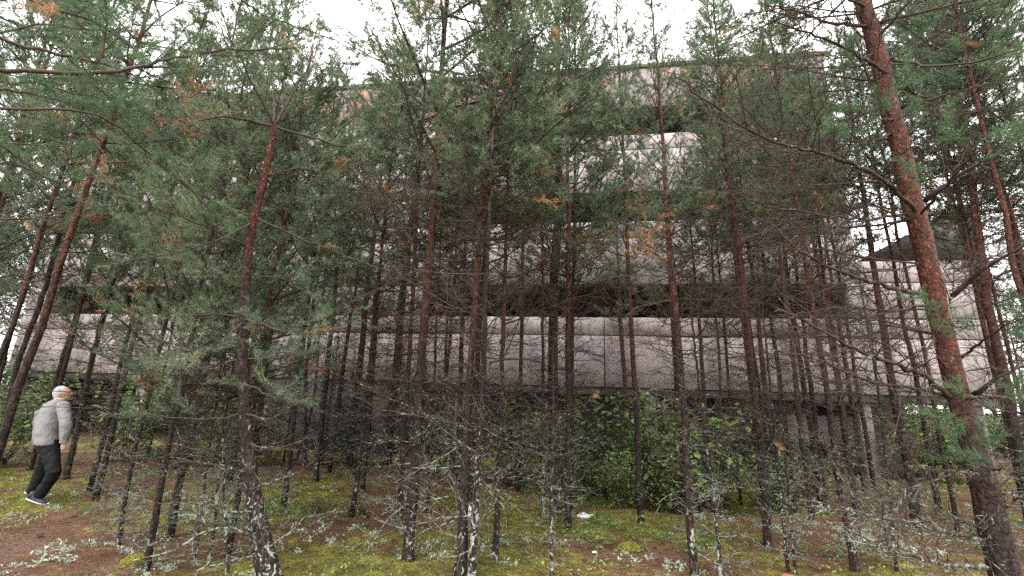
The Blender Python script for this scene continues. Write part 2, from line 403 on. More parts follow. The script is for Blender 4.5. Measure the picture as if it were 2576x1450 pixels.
# ------------------------------------------------------------------ pine crown and dead-branch variants (shared meshes)
CH = 5.0
def crown_variant(seed, R=1.15, nw=.0064, K=24, sparse=1., whorl=.43, pdead=.02, mats=('live_twig', 'needles', 'dead_needles'), nl=.05, low_dead=.0, profile=None):
    global rng; rng = np.random.default_rng(seed); random.seed(seed)
    mb = MB(); segs = []; sh = []
    z = .0
    while z < CH - .1:
        f = z / CH
        pr = profile(f) if profile else (min(1, .6 + f * 2.2) * (1 - f) ** .62 * 1.05 + .05)
        nb = rng.integers(4, 6)
        a0 = U(0, 6.28)
        for k in range(nb):
            if rng.random() > sparse: continue
            L = R * pr * U(.65, 1.2); az = a0 + k * 2 * math.pi / nb + U(-.4, .4)
            el = R_(U(5, 28) + 38 * f)
            d = np.array([math.cos(az) * math.cos(el), math.sin(az) * math.cos(el), math.sin(el)])
            n = 7; P = grow((0, 0, z + U(-.06, .06)), d, L, n, .45, .08)
            r = .0045 + .008 * L
            path_segs(segs, P, r, .003)
            live_twigs(segs, sh, P, L, .005, sp=.095, latmax=.46, start=.22 if L > .6 else .1, pdead=pdead + low_dead * max(0, 1 - f * 4), dens=1.15)
        z += whorl * U(.8, 1.2) * (1 - .35 * f)
    # leader
    for k in range(5): sh.append((np.array([0, 0, CH - .6 + k * .12]), np.array([0, 0, 1.]), .13, False))
    segs_to(mb, segs, 3, 0)
    for dead, mi in ((False, 1), (True, 2)):
        s = [x for x in sh if x[3] == dead]
        if s: needles(mb, [x[0] for x in s], [x[1] for x in s], [x[2] for x in s], K, nl, nw, mi)
    return mb.mesh('crown', mats)
DH = 4.0
def dead_variant(seed, R=.85, whorl=.24, z0=.25, rr=1.):
    global rng; rng = np.random.default_rng(seed); random.seed(seed)
    mb = MB(); segs = []; lich = []; z = z0
    while z < DH:
        f = z / DH; nb = rng.integers(3, 6); a0 = U(0, 6.28)
        for k in range(nb):
            if rng.random() < .12: continue
            L = R * (.5 + .7 * f) * U(.35, 1.2); az = a0 + k * 2 * math.pi / nb + U(-.4, .4); el = R_(U(-18, 22))
            d = np.array([math.cos(az) * math.cos(el), math.sin(az) * math.cos(el), math.sin(el)])
            P = grow((0, 0, z + U(-.05, .05)), d, L, 7, U(-.2, .6), .13)
            r = (.0036 + .0054 * L) * rr; path_segs(segs, P, r, .0022); dead_twigs(segs, P, L, .0062 * rr, sp=.085, lich=lich)
        z += whorl * U(.75, 1.25)
    segs_to(mb, segs, 3, 0)
    lichen_tufts(mb, [(p, r) for p, r in lich if p[2] < 1.6 * rng.random()], 1, .007, 3)
    return mb.mesh('dead_branches', ('twig', 'tuft'))
CROWNS = [crown_variant(100 + i, R=r, sparse=s, pdead=pd, low_dead=ld) for i, (r, s, pd, ld) in enumerate(
    [(1.35, .85, .01, .05), (1.25, .8, .02, .08), (1.5, .8, .01, .05), (1.3, .75, .02, .15), (1.4, .85, .01, .03), (1.15, .75, .02, .1)])]
THIN = crown_variant(120, R=.8, sparse=.75, whorl=.40, pdead=.02, nw=.0055, K=26)
SPRUCE = [crown_variant(130 + i, R=1.3, mats=('live_twig', 'spruce', 'dead_needles'), nl=.022, nw=.006, K=26, whorl=.24, pdead=0,
                        profile=lambda f: (1 - f) ** .85) for i in range(2)]
DEADS = [dead_variant(200 + i, R=r, rr=q) for i, (r, q) in enumerate([(1.05, 1), (1.2, 1), (.9, .9), (1.3, 1.1), (.7, .85), (1.1, 1.1)])]
rng = np.random.default_rng(11); random.seed(11)

# ------------------------------------------------------------------ the concrete building (facade coordinates s along, z up, d back)
FA = R_(8.6); fu = np.array([math.cos(FA), -math.sin(FA), 0]); fn = np.array([math.sin(FA), math.cos(FA), 0])   # fn points back
F0 = at(1700, 966, 14.0); F0[2] = 0
def FP(s, z, d=0): return F0 + fu * s + fn * d + np.array([0, 0, z])
def fs(px, py, d=0):
    r = ray(px, py); t = np.dot(F0 + fn * d - CAM, fn) / np.dot(r, fn); p = CAM + r * t; return float(np.dot(p - F0, fu)), float(p[2])
BR = np.stack([fu, fn, np.array([0, 0, 1])], 1)
s_left = fs(75, 740)[0]; s_a = fs(117, 740)[0]; s_b = fs(696, 710)[0]; s_c = fs(1081, 710)[0]; s_end = fs(2149, 620)[0]; s_wing = fs(2520, 850)[0]
ZB = 2.28; ST = 3.29; PH = 2.22                 # bottom of the first band, storey height, band height
bld = root('concrete_building', 'long abandoned concrete building with dark open window bands behind the pines', 'building', FP((s_left + s_end) / 2, 0, 3))
bl = np.array(bld.location)
def bpart(name, boxes, mat, bev=.012, parent=None):
    mb = MB()
    for s0, s1, z0, z1, d0, d1 in boxes:
        c = FP((s0 + s1) / 2, (z0 + z1) / 2, (d0 + d1) / 2); box(mb, c - bl, (s1 - s0, d1 - d0, z1 - z0), BR)
    o = obj(name, mb.mesh(name, (mat,)), bld)
    if bev:
        b = o.modifiers.new('bevel', 'BEVEL'); b.width = bev; b.segments = 1
    return o
def panel_row(s0, s1, z0, z1, mat, step=6.0, off=0., name='panel'):
    x = s0; k = 0
    edges = [s0]
    g = math.ceil((s0 - off) / step) * step + off
    while g < s1 - .4:
        if g > s0 + .4: edges.append(g)
        g += step
    edges.append(s1)
    for a, b in zip(edges[:-1], edges[1:]):
        j = U(-.012, .012)
        bpart(name, [(a + .016, b - .016, z0 + .014, z1 - .014, j, j + .24)], mat)
NF = 4
for k in range(NF):
    zb = ZB + k * ST; top = k == NF - 1
    if k == 3: zt = zb + 1.66
    else: zt = zb + PH
    mat = 'concrete_top' if top else 'concrete'
    for (a, b) in ((s_left, s_b), (s_c, s_end)):
        if top: panel_row(a, b, zb, zt, mat)
        else:
            panel_row(a, b, zb, zb + 1.62, mat); panel_row(a, b, zb + 1.62, zt, mat)
# blind stair section: closed up to the roof
zz = ZB
for h in (1.62, .6, 1.05) * 3 + (1.66,):
    panel_row(s_b, s_c, zz, zz + h, 'concrete_top' if zz > ZB + 2.9 * ST else 'concrete', 3.1); zz += h + .003
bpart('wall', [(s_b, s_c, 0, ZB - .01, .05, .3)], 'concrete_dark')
ztop = ZB + 3 * ST + 1.66
for k in range(3):                                 # left end pier and window posts
    z0 = ZB + k * ST + PH; z1 = ZB + (k + 1) * ST
    bpart('pier', [(s_left, s_a, z0 + .004, z1 - .004, .02, .5)], 'concrete')
    bpart('pier', [(s_end - .35, s_end, z0 + .004, z1 - .004, .02, .5)], 'concrete')
    g = s_left + 3
    while g < s_end - 1:
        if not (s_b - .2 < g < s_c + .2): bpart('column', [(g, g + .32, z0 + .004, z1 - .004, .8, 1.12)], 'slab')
        g += 6
for k in range(NF + 1):                            # floors
    z = ZB + k * ST + (.0 if k < NF else -ST + 1.3)
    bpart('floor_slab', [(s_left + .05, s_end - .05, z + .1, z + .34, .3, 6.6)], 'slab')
bpart('coping', [(s_left - .1, s_end + .1, ztop + .004, ztop + .16, -.07, .42)], 'coping')
# back wall with two gaps where the sky shows through
h1 = fs(1861, 536, 6.7); h2 = fs(2014, 700, 6.7)
def back_wall():
    xs = sorted([s_left, h1[0] - .16, h1[0] + .16, h2[0] - .28, h2[0] + .28, s_end]); bx = []
    for a, b in zip(xs[:-1], xs[1:]):
        m = (a + b) / 2
        if abs(m - h1[0]) < .1: bx += [(a, b, 0, h1[1] - .2, 6.7, 6.9), (a, b, h1[1] + .2, ztop, 6.7, 6.9)]
        elif abs(m - h2[0]) < .1: bx += [(a, b, 0, h2[1] - .2, 6.7, 6.9), (a, b, h2[1] + .2, ztop, 6.7, 6.9)]
        else: bx += [(a, b, 0, ztop, 6.7, 6.9)]
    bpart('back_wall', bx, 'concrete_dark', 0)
back_wall()
bpart('end_wall', [(s_left, s_left + .2, ZB, ztop, .6, 6.65)], 'concrete'); bpart('end_wall', [(s_end - .2, s_end, ZB, ztop, .6, 6.65)], 'concrete')
g = s_left + .6                                    # ground-floor columns
cs = fs(2200, 1100)[0]
xs = []
q = cs
while q > s_left: xs.append(q); q -= 6.0
for q in xs: bpart('column', [(q - .17, q + .17, -.6, ZB, .25, .6)], 'concrete')
s0, z0 = fs(1990, 1112, 1.6); s1, z1 = fs(2165, 1050, 1.6)
bpart('spandrel', [(s0 - 1.0, s1 + .3, z0, z1, 1.6, 1.8)], 'concrete')
bpart('beam', [(s0 - 1.0, s1 + .3, -.0, .32, 1.6, 1.9)], 'coping')
bpart('beam', [(s_left, s_end, ZB - .22, ZB - .01, .06, .5)], 'tar')
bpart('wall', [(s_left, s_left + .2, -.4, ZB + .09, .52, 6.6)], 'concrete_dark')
# lower wing to the right
wing = root('concrete_wing', 'lower concrete annex with a dark sloping roof behind the thick red pine', 'building', FP((s_end + s_wing) / 2, 0, 2))
bl = np.array(wing.location); main_bld, bld = bld, wing
zw = fs(2200, 657)[1]
zz = ZB
for h in (1.62, .6, 1.1, 1.0):
    if zz + h > zw: h = zw - zz
    if h < .1: break
    panel_row(s_end + .02, s_wing, zz, zz + h, 'concrete', 4.2); zz += h + .003
bpart('beam', [(s_end, s_wing, ZB - .22, ZB - .01, .06, .5)], 'tar')
q = fs(2490, 1090)[0]; bpart('column', [(q - .16, q + .16, -.6, ZB, .25, .6)], 'concrete')
bpart('back_wall', [(s_end, s_wing, 0, zw, 4.5, 4.7)], 'concrete_dark', 0); bpart('end_wall', [(s_wing - .2, s_wing, ZB, zw, .3, 4.4)], 'concrete')
bpart('floor_slab', [(s_end + .05, s_wing - .25, ZB + .1, ZB + .34, .3, 4.4)], 'slab')
mb = MB(); sA, zA = fs(2165, 657); sB, zB = fs(2290, 590); k = (zB - zA) / (sB - sA); sB2 = s_wing; zB2 = zA + k * (sB2 - sA)
v = [FP(sA, zw + .004, .0) - bl, FP(sB2, zw + .004, .0) - bl, FP(sB2, zB2, .0) - bl, FP(sA, zA + .05, .0) - bl]
v += [p + fn * 4.4 for p in v]
mb.add(v, quads=[[0, 1, 2, 3], [7, 6, 5, 4], [3, 2, 6, 7], [0, 3, 7, 4], [1, 5, 6, 2], [0, 4, 5, 1]])
obj('sloping_roof', mb.mesh('sloping_roof', ('tar',)), bld)

# ------------------------------------------------------------------ ground
PATH = [gp(-150, 1440), gp(60, 1370), gp(190, 1290), gp(330, 1215), gp(520, 1175), gp(700, 1185), gp(1000, 1190)]
PATH2 = [gp(1400, 1420), gp(1900, 1400), gp(2250, 1330), gp(2500, 1290)]
def pdist(x, y, P):
    d = np.full(np.shape(x), 1e9)
    for a, b in zip(P[:-1], P[1:]):
        ax, ay, bx, by = a[0], a[1], b[0], b[1]; L2 = (bx - ax) ** 2 + (by - ay) ** 2
        t = np.clip(((x - ax) * (bx - ax) + (y - ay) * (by - ay)) / L2, 0, 1)
        d = np.minimum(d, np.hypot(x - ax - t * (bx - ax), y - ay - t * (by - ay)))
    return d
def covers(x, y):
    x = np.asarray(x, float); y = np.asarray(y, float)
    pd = pdist(x, y, PATH)
    earth = np.clip(1 - pd / .55, 0, 1) * .85 * (1 - sstep(5.2, 7.5, y))
    moss = .5 + (fbm(x * .55 + 3, y * .55, 4, 21) - .5) * 1.6 + .0
    moss = moss + .16 * np.exp(-((x + 1.2) / 2.6) ** 2) * sstep(9, 6, y)
    moss = moss - .28 * np.exp(-(pd / .65) ** 2) - .14 * sstep(9.5, 11, y) * sstep(0, -2, -np.abs(x)+2)
    moss = moss - .27 * np.exp(-(pdist(x, y, PATH2) / 1.9) ** 2) + .16 * sstep(6.2, 7.5, y) * sstep(1, 2, x) * sstep(10, 9, y)
    return np.clip(moss, 0, 1), np.clip(earth, 0, 1)
def axis(a, b, st, far):
    c = list(np.arange(a, b + 1e-6, st)); x = b; s = st
    while x < far: s *= 1.35; x += s; c.append(x)
    x = a; s = st
    while x > -far: s *= 1.35; x -= s; c.insert(0, x)
    return np.array(c)
gx = axis(-13, 15, .09, 600); gy = axis(1.0, 15, .075, 600)
GX, GY = np.meshgrid(gx, gy); GZ = height(GX, GY)
mo, ea = covers(GX, GY)
GZ = GZ + np.where(np.hypot(GX, GY) < 30, (fbm(GX * 5, GY * 5, 3, 51) - .5) * .05 * (.5 + mo) - ea * .03, 0)
mb = MB(); nx, ny = len(gx), len(gy)
i = (np.arange(ny - 1)[:, None] * nx + np.arange(nx - 1)[None]).ravel()
mb.add(np.stack([GX, GY, GZ], -1), quads=np.stack([i, i + 1, i + nx + 1, i + nx], -1))
gme = mb.mesh('ground', ('ground',), True)
ca = gme.color_attributes.new('cover', 'FLOAT_COLOR', 'POINT')
ca.data.foreach_set('color', np.stack([mo.ravel(), ea.ravel(), 0 * mo.ravel(), 1 + 0 * mo.ravel()], -1).astype(np.float32).ravel())
tag(obj('ground', gme), 'mossy forest floor strewn with brown needles', None, None, 'structure')

# ------------------------------------------------------------------ trees
def smooth_path(P, n):
    P = np.asarray(P, float); t = np.concatenate([[0], np.cumsum(np.linalg.norm(np.diff(P, axis=0), axis=1))]); T = np.linspace(0, t[-1], n)
    out = np.stack([np.interp(T, t, P[:, i]) for i in range(3)], 1)
    for _ in range(2): out[1:-1] = (out[:-2] + out[1:-1] * 2 + out[2:]) / 4
    return out, T / t[-1]
def align(o, a, b, sx, hz, spin):
    """put a shared mesh of height hz between local points a and b"""
    d = Vector(b - a); L = d.length; q = d.to_track_quat('Z', 'Y') @ Quaternion((0, 0, 1), spin)
    o.rotation_mode = 'QUATERNION'; o.rotation_quaternion = q; o.location = Vector(a); o.scale = (sx, sx, L / hz)
def place_part(name, me, par, a, b, sx, hz, kind=None):
    o = obj(name, me, par); align(o, a, b, sx, hz, U(0, 6.28))
    if kind: o['kind'] = kind
    return o
TREES = {}
def pine(key, pts, label, H=9.5, cs=4.0, crown=0, cr=1.0, dead=0, dr=1.0, Y=None, bark='bark', group='pines standing before the building', spr=None, broken=False, name='pine_tree', sides=12):
    """pts: surveyed (x, y, width) along the trunk, base first; H tree height, cs crown start"""
    x0, y0, w0 = pts[0]
    if Y is None: b = gp(x0, y0)
    else:
        b = at(x0, y0, Y)
    Yb = b[1]; P = [at(x, y, Yb) for x, y, _ in pts]; 
    W = [wd * np.dot(p - CAM, fw) / FOC / 2 * (np.dot(p - CAM, fw) / math.hypot(np.dot(p - CAM, fw), np.dot(p - CAM, rt))) for (_, _, wd), p in zip(pts, P)]
    if Y is not None or True:      # carry the trunk down to the ground
        d = norm(P[0] - P[1]); g = float(height(P[0][0], P[0][1]))
        if P[0][2] > g + .02:
            t = (P[0][2] - g) / max(.3, -d[2]); P.insert(0, P[0] + d * t); W.insert(0, W[0] * 1.08)
    base = P[0].copy(); base[2] = float(height(base[0], base[1]))
    if len(P) > 1:
        P.insert(1, P[0] + (P[1] - P[0]) * min(.4, .22 / max(.25, np.linalg.norm(P[1] - P[0])))); W.insert(1, W[0] * 1.02); W[0] *= 1.22
    P.insert(0, P[0] + np.array([0, 0, -.15])); W.insert(0, W[0] * 1.5)
    if not broken and P[-1][2] < H:
        d = norm(P[-1] - P[1]) ; d = norm(d * .8 + np.array([0, 0, .3]))
        L = (H - P[-1][2]) / d[2]; wl = W[-1]
        for f in (.25, .5, .75, 1.): P.append(P[len(W) - 1] * 0 + (P_last := (at(*pts[-1][:2], Yb))) + d * L * f); W.append(wl * (1 - f) + .008 * f)
    P = np.array(P) - base; W = np.array(W)
    t0 = np.concatenate([[0], np.cumsum(np.linalg.norm(np.diff(P, axis=0), axis=1))]); t0 /= t0[-1]
    PP, T = smooth_path(P, 46); WW = np.interp(T, t0, W)
    WW = WW * (1 + .10 * np.maximum(0, np.sin(PP[:, 2] * 2 * math.pi / .42 + U(0, 6))) ** 6)
    mb = MB(); tube(mb, PP + np.c_[rng.normal(size=(46, 2)) * .004, np.zeros(46)], WW, sides, jit=.06)
    r = root(name, label, 'tree', base, group)
    tr = obj('trunk', mb.mesh('trunk', (bark,), True), r)
    zmax = PP[-1, 2]
    def atz(z):
        i = int(np.searchsorted(PP[:, 2], z)); i = min(max(i, 1), 45); a, c = PP[i - 1], PP[i]
        return a + (c - a) * (z - a[2]) / max(1e-6, c[2] - a[2])
    if crown is not None and not broken:
        me = THIN if crown == 'thin' else CROWNS[crown % len(CROWNS)]
        place_part('crown', me, r, atz(cs), atz(zmax - .01), cr, CH)
    if dead is not None:
        zd = min(cs + .5, zmax)
        place_part('dead_branches', DEADS[dead % len(DEADS)], r, atz(.0), atz(zd), dr, DH)
    TREES[key] = (r, PP + base, WW, base); return r

T = [
 # key, pts, label, kwargs
 ('A', [(-40, 1230, 20), (10, 1075, 18), (40, 925, 17), (115, 725, 15), (165, 525, 12)], 'leaning dark pine at the left edge, crossing in front of the building corner', dict(H=8.5, cs=3.4, crown=0, dr=.45, Y=7.2, bark='bark_dark')),
 ('B', [(-60, 1130, 20), (0, 940, 18), (20, 855, 17), (65, 725, 15)], 'dark pine trunk at the left edge, left of the bright building corner', dict(H=9, cs=3.6, crown=2, dr=.6, Y=8.5, bark='bark_dark')),
 ('B2', [(-70, 760, 17), (0, 500, 15), (45, 345, 13)], 'reddish leaning pine cut off by the left edge high above the man', dict(H=9.5, cs=3.6, crown=4, dr=.45, Y=6.6, bark='bark_dark')),
 ('C', [(75, 1182, 15), (135, 975, 14), (190, 800, 13), (240, 600, 10)], 'slim pine standing just behind the man in the grey jacket', dict(cs=2.9, crown=1, bark='bark_dark')),
 ('D', [(163, 1205, 20), (190, 1105, 17), (220, 950, 16), (280, 725, 14), (330, 560, 12)], 'leaning pine directly to the right of the man, with scaly dark trunk', dict(cs=2.4, crown=3, cr=1.1, bark='bark_dark')),
 ('E', [(298, 1372, 14), (325, 1185, 13), (360, 1065, 12), (415, 815, 11), (475, 585, 9)], 'slender leaning pine with its foot in pale lichen beside the path', dict(H=8, cs=1.7, crown=5, cr=.95, dead=2, bark='bark_dark')),
 ('F', [(352, 1500, 22), (415, 1175, 16), (435, 1065, 14), (470, 945, 14), (500, 740, 12), (560, 465, 9)], 'thin leaning pine with lichen collars, second from the path', dict(H=6.6, cs=1.6, crown=1, cr=.95, dead=1, Y=4.9, bark='bark_dark')),
 ('G', [(490, 1410, 8), (525, 1135, 6), (560, 900, 5)], 'very thin grey sapling stem left of the crooked black pine', dict(H=3.6, cs=1.9, crown='thin', cr=.6, dead=4, dr=.8, bark='bark_grey')),
 ('H', [(522, 1428, 10), (540, 1325, 8), (555, 1135, 7), (590, 900, 5)], 'thin dead sapling with dark foot, nearest the crooked black pine', dict(H=3.8, cs=2.0, crown='thin', cr=.6, dead=2, dr=.8, bark='bark_grey')),
 ('H2', [(572, 1440, 8), (565, 1280, 7), (560, 1135, 6)], 'pale lichen covered stick of a sapling beside the crooked black pine', dict(H=2.6, cs=2.2, crown=None, dead=2, dr=.7, bark='bark_grey')),
 ('J', [(372, 1148, 9), (395, 1020, 8), (440, 800, 7)], 'thin pine behind the path with a short dark foot', dict(cs=2.5, crown=2)),
 ('K1', [(640, 1155, 18), (674, 874, 14), (699, 724, 13), (734, 530, 11)], 'red trunked pine just right of the forked leader of the crooked pine', dict(cs=3.4, crown=4)),
 ('K2', [(766, 1183, 10), (769, 934, 10), (794, 724, 10), (824, 525, 9)], 'slim red pine, leftmost of three before the blind wall', dict(cs=3.9, crown=0, dead=3)),
 ('K3', [(794, 1210, 14), (819, 974, 12), (844, 724, 11), (869, 490, 9)], 'pine with a pale lichened foot at the edge of the brown needle carpet', dict(cs=4.0, crown=1, dead=5)),
 ('K5', [(745, 1160, 7), (789, 1020, 7), (814, 724, 6)], 'thin dark stem between two red pines before the blind wall', dict(cs=4.2, crown='thin')),
 ('K4', [(879, 1170, 17), (899, 974, 16), (916, 824, 15), (924, 724, 14), (944, 575, 11)], 'straight red pine with a branch stub, right of the dark young spruces', dict(cs=4.9, crown=2, dead=0)),
 ('K6', [(965, 1180, 20), (994, 964, 18), (1014, 724, 18), (1035, 560, 14)], 'stout brown pine behind the tangle of bare twigs', dict(cs=4.8, crown=5, dead=3, H=10.5)),
 ('M1', [(1004, 1320, 13), (1014, 1124, 12), (1029, 924, 11), (1039, 724, 10), (1050, 500, 8)], 'slim red pine leaning beside the thicker spotted one', dict(cs=4.2, crown=3, dead=1)),
 ('M2', [(1026, 1411, 27), (1044, 1174, 25), (1059, 924, 23), (1074, 724, 21), (1084, 625, 18), (1094, 450, 16), (1109, 225, 14), (1124, 0, 11)], 'tall red pine with white lichen spots on its foot, rising out of the frame', dict(H=11.8, cs=4.3, crown=4, cr=1.6, dead=3, dr=1.15)),
 ('M3', [(1076, 1290, 8), (1086, 1124, 7), (1099, 774, 6)], 'thin dark pine stem close behind the tall spotted pine', dict(cs=4, crown='thin', H=7)),
 ('M6', [(1100, 1215, 8), (1119, 950, 7), (1129, 724, 6)], 'thin stem seen against the pale panel, left of the paired trunks', dict(cs=4, crown='thin', H=8)),
 ('M7', [(1150, 1230, 14), (1159, 960, 12), (1164, 784, 11)], 'brown pine half hidden behind the paired lichened trunks', dict(cs=4.4, crown=0, H=9)),
 ('M4', [(1158, 1450, 28), (1169, 1224, 25), (1179, 975, 18), (1199, 750, 15), (1209, 550, 13), (1240, 150, 8)], 'pine with a black foot and a grey lichened trunk, left one of the close pair', dict(H=10, cs=3.8, crown=0, cr=1.35, dead=5)),
 ('M5', [(1187, 1462, 21), (1199, 1224, 17), (1216, 974, 15), (1221, 724, 12), (1228, 600, 10)], 'pale spotted pine, right one of the close pair', dict(H=7, cs=4.0, crown=5, dead=0, bark='bark_grey')),
 ('M8', [(1246, 1410, 15), (1259, 1074, 12), (1266, 800, 11), (1272, 640, 9)], 'slim dark pine right of the close pair, by the white bottle', dict(H=8, cs=3.9, crown=1, dead=3)),
 ('N1', [(1400, 1290, 28), (1390, 974, 26), (1393, 724, 22), (1406, 500, 18), (1403, 300, 14), (1403, 0, 10)], 'tall straight dark pine in the middle, left of the white bag', dict(H=12.2, cs=4.1, crown=2, cr=1.6, dead=1, dr=1.2)),
 ('N2', [(1368, 1300, 9), (1365, 824, 7)], 'thin lichened stem standing close left of the tall straight pine', dict(cs=4, crown='thin', H=7, dead=4, bark='bark_grey')),
 ('N3', [(1388, 1450, 8), (1388, 1320, 7), (1390, 1199, 6)], 'small dead grey sapling in front of the tall straight pine', dict(cs=1.9, crown=None, H=2.3, dead=4, dr=.9, bark='bark_grey')),
 ('N4', [(1576, 1180, 12), (1573, 974, 11), (1560, 809, 10)], 'orange barked pine behind the maple bushes', dict(cs=4.3, crown=3, H=9)),
 ('N5', [(1714, 1262, 15), (1703, 974, 14), (1688, 724, 12), (1683, 600, 10)], 'pine directly behind the slender brown one, its darker twin', dict(cs=4.4, crown=1, H=8.8)),
 ('N6', [(1750, 1475, 22), (1738, 1349, 20), (1723, 1074, 19), (1698, 749, 16), (1683, 625, 14), (1673, 450, 10), (1658, 215, 7), (1640, 22, 3)], 'slender brown pine with its whole pointed top in view against the sky', dict(H=7.3, cs=3.7, crown=5, cr=.75, dead=0, dr=.9, Y=5.2)),
 ('N7', [(1525, 1256, 7), (1523, 1074, 6)], 'thin grey stem among the maple bushes', dict(cs=3, crown=None, H=4, dead=2)),
 ('N8', [(1815, 1452, 10), (1793, 1224, 9), (1775, 1124, 8)], 'crooked sapling covered in white lichen, right of the slender brown pine', dict(cs=3.0, crown=None, H=3.3, dead=1, dr=.8, bark='bark_grey')),
 ('N9', [(1865, 1270, 8), (1840, 1074, 8), (1825, 850, 7)], 'thin grey pine left of the twin trunked pine', dict(cs=4, crown='thin', H=8)),
 ('N10', [(1930, 1375, 21), (1923, 1174, 19), (1903, 1049, 18), (1883, 874, 17), (1870, 724, 15), (1838, 475, 11), (1818, 250, 8)], 'straight red brown pine with an open twiggy trunk, right of the maple bushes', dict(H=8.8, cs=4.6, crown=0, cr=.9, dead=0)),
 ('N11', [(1945, 1290, 10), (1918, 1024, 9), (1893, 874, 8)], 'thin pine close behind the straight red brown pine', dict(cs=4.5, crown='thin', H=8)),
 ('P1', [(2003, 1290, 12), (1962, 950, 10), (1942, 824, 10)], 'thin red pine before the back spandrel of the open ground floor', dict(cs=4.3, crown=5, H=9)),
 ('P2', [(2068, 1270, 19), (2042, 1084, 16), (2022, 974, 14), (1997, 800, 12)], 'pine with a thick black foot left of the concrete column', dict(cs=4.3, crown=1, H=9)),
 ('P3', [(2152, 1436, 24), (2117, 1250, 20), (2092, 1074, 18), (2077, 950, 16), (2049, 800, 14), (2032, 700, 12), (2007, 525, 10), (1982, 375, 8)], 'slim pine with pale lichen patches in front of the open ground floor', dict(H=8, cs=4.2, crown=3, cr=.9, dead=1)),
 ('P4', [(2177, 1236, 14), (2157, 1100, 14), (2137, 974, 12), (2107, 800, 10)], 'reddish pine just left of the concrete column', dict(cs=4.5, crown='thin', H=9)),
 ('P5', [(2307, 1325, 30), (2282, 1150, 26), (2252, 1024, 24), (2227, 850, 21), (2209, 749, 18), (2187, 590, 14), (2150, 350, 10)], 'dark pine with a stout black foot between the column and the thick red pine', dict(H=9.5, cs=5.0, crown=4, cr=.9, dead=3)),
 ('P7', [(2590, 1240, 34), (2550, 1080, 32), (2537, 974, 30), (2507, 874, 29), (2487, 774, 27), (2470, 650, 24), (2427, 325, 20), (2352, 50, 15)], 'brown pine right behind the thick red pine', dict(H=9.5, cs=4.8, crown=2, cr=1.0, dead=5, Y=6.0)),
 ('P8', [(2660, 1050, 32), (2600, 760, 28), (2572, 675, 26), (2552, 575, 24), (2517, 475, 22), (2440, 180, 14)], 'brown pine cut by the right edge of the frame', dict(H=9.2, cs=4.8, crown=0, cr=1.0, dead=1, Y=6.4)),
 ('S1', [(1982, 1436, 9), (1965, 1250, 8), (1950, 1100, 7)], 'thin grey sapling right of the straight red brown pine', dict(cs=3, crown=None, H=3.2, dead=2, dr=.8, bark='bark_grey')),
 ('S2', [(2000, 1445, 9), (1990, 1300, 8), (1972, 1120, 6)], 'bare sapling leaning beside another, near the rusty tin', dict(cs=3, crown=None, H=2.8, dead=4, dr=.8, bark='bark_grey')),
 ('S3', [(2255, 1440, 10), (2240, 1250, 8), (2225, 1130, 7)], 'small lichen crusted sapling before the stout black footed pine', dict(cs=3, crown=None, H=2.9, dead=1, dr=.9, bark='bark_grey')),
]
for key, pts, label, kw in T:
    pine(key, pts, label, **kw)

# filler pines nearer the building and beyond its ends: those whose stems only show in glimpses
def simple_pine(x, y, H, cs, crown, cr, label, group, rad=.07, dead=True):
    z = float(height(x, y)); r = root('pine_tree', label, 'tree', (x, y, z), group)
    top = np.array([U(-.25, .25), U(-.2, .2), H]); mb = MB(); n = 16
    P = np.linspace([0, 0, -.1], top, n) + np.c_[rng.normal(size=(n, 2)) * .012, np.zeros(n)]
    tube(mb, P, np.linspace(rad, .01, n), 8, jit=.06); obj('trunk', mb.mesh('trunk', ('bark',), True), r)
    place_part('crown', CROWNS[crown % 6], r, top * cs / H, top, cr, CH)
    if dead: place_part('dead_branches', DEADS[crown % 6], r, np.zeros(3), top * (cs + .3) / H, 1.0, DH)
    return r
fill = [(8.2, 7.6, 10, 4.8), (10.5, 9.5, 10.5, 4.5), (6.9, 6.5, 9.6, 5.2), (3.8, 7.2, 10, 5.8), (-4.4, 6.6, 9.6, 2.7), (-6.9, 8.2, 10, 3.6), (-2.2, 7.2, 8.2, 2.9),
        (-6.2, 5.6, 9.2, 3.6), (-7.9, 6.6, 9.4, 3.8), (-4.9, 4.6, 8.8, 4.4), (-9.6, 8.0, 10, 3.8), (-3.9, 5.9, 7.6, 2.1), (-2.9, 5.4, 6.6, 1.9), (7.4, 5.9, 9.2, 4.6), (6.0, 5.2, 9.0, 5.2), (9.4, 7.0, 9.6, 4.6),
        (5.0, 8.0, 9.4, 4.8), (5.75, 8.0, 9.8, 5.4), (6.95, 9.7, 10.6, 6.2), (7.9, 8.9, 10.4, 6.4), (5.4, 9.6, 10.4, 5.0),  (4.6, 10.2, 9.0, 4.6),
        (-5.4, 9.6, 8.6, 3.2), (-4.0, 11.0, 9.5, 4.0), (-2.6, 9.0, 8.8, 4.2), (-1.6, 11.6, 9.8, 5.0), (-.6, 8.3, 10.2, 4.0), (.3, 10.6, 11.5, 4.3), (1.2, 8.9, 11.6, 4.0),
        (2.1, 7.6, 9.6, 3.9), (.9, 7.0, 9.8, 3.7), (3.9, 9.2, 7.2, 4.6), (-7.2, 10.8, 9, 3.6), (-3.3, 7.4, 7.8, 2.7), (-6.3, 7.6, 8.6, 3.2), (-8.8, 9.2, 9.4, 3.4),
        (7.0, 10.7, 9.6, 5.0), (9.0, 8.4, 9.8, 4.6), (8.6, 11.3, 10, 5.2), (6.6, 7.2, 8.8, 4.6)]
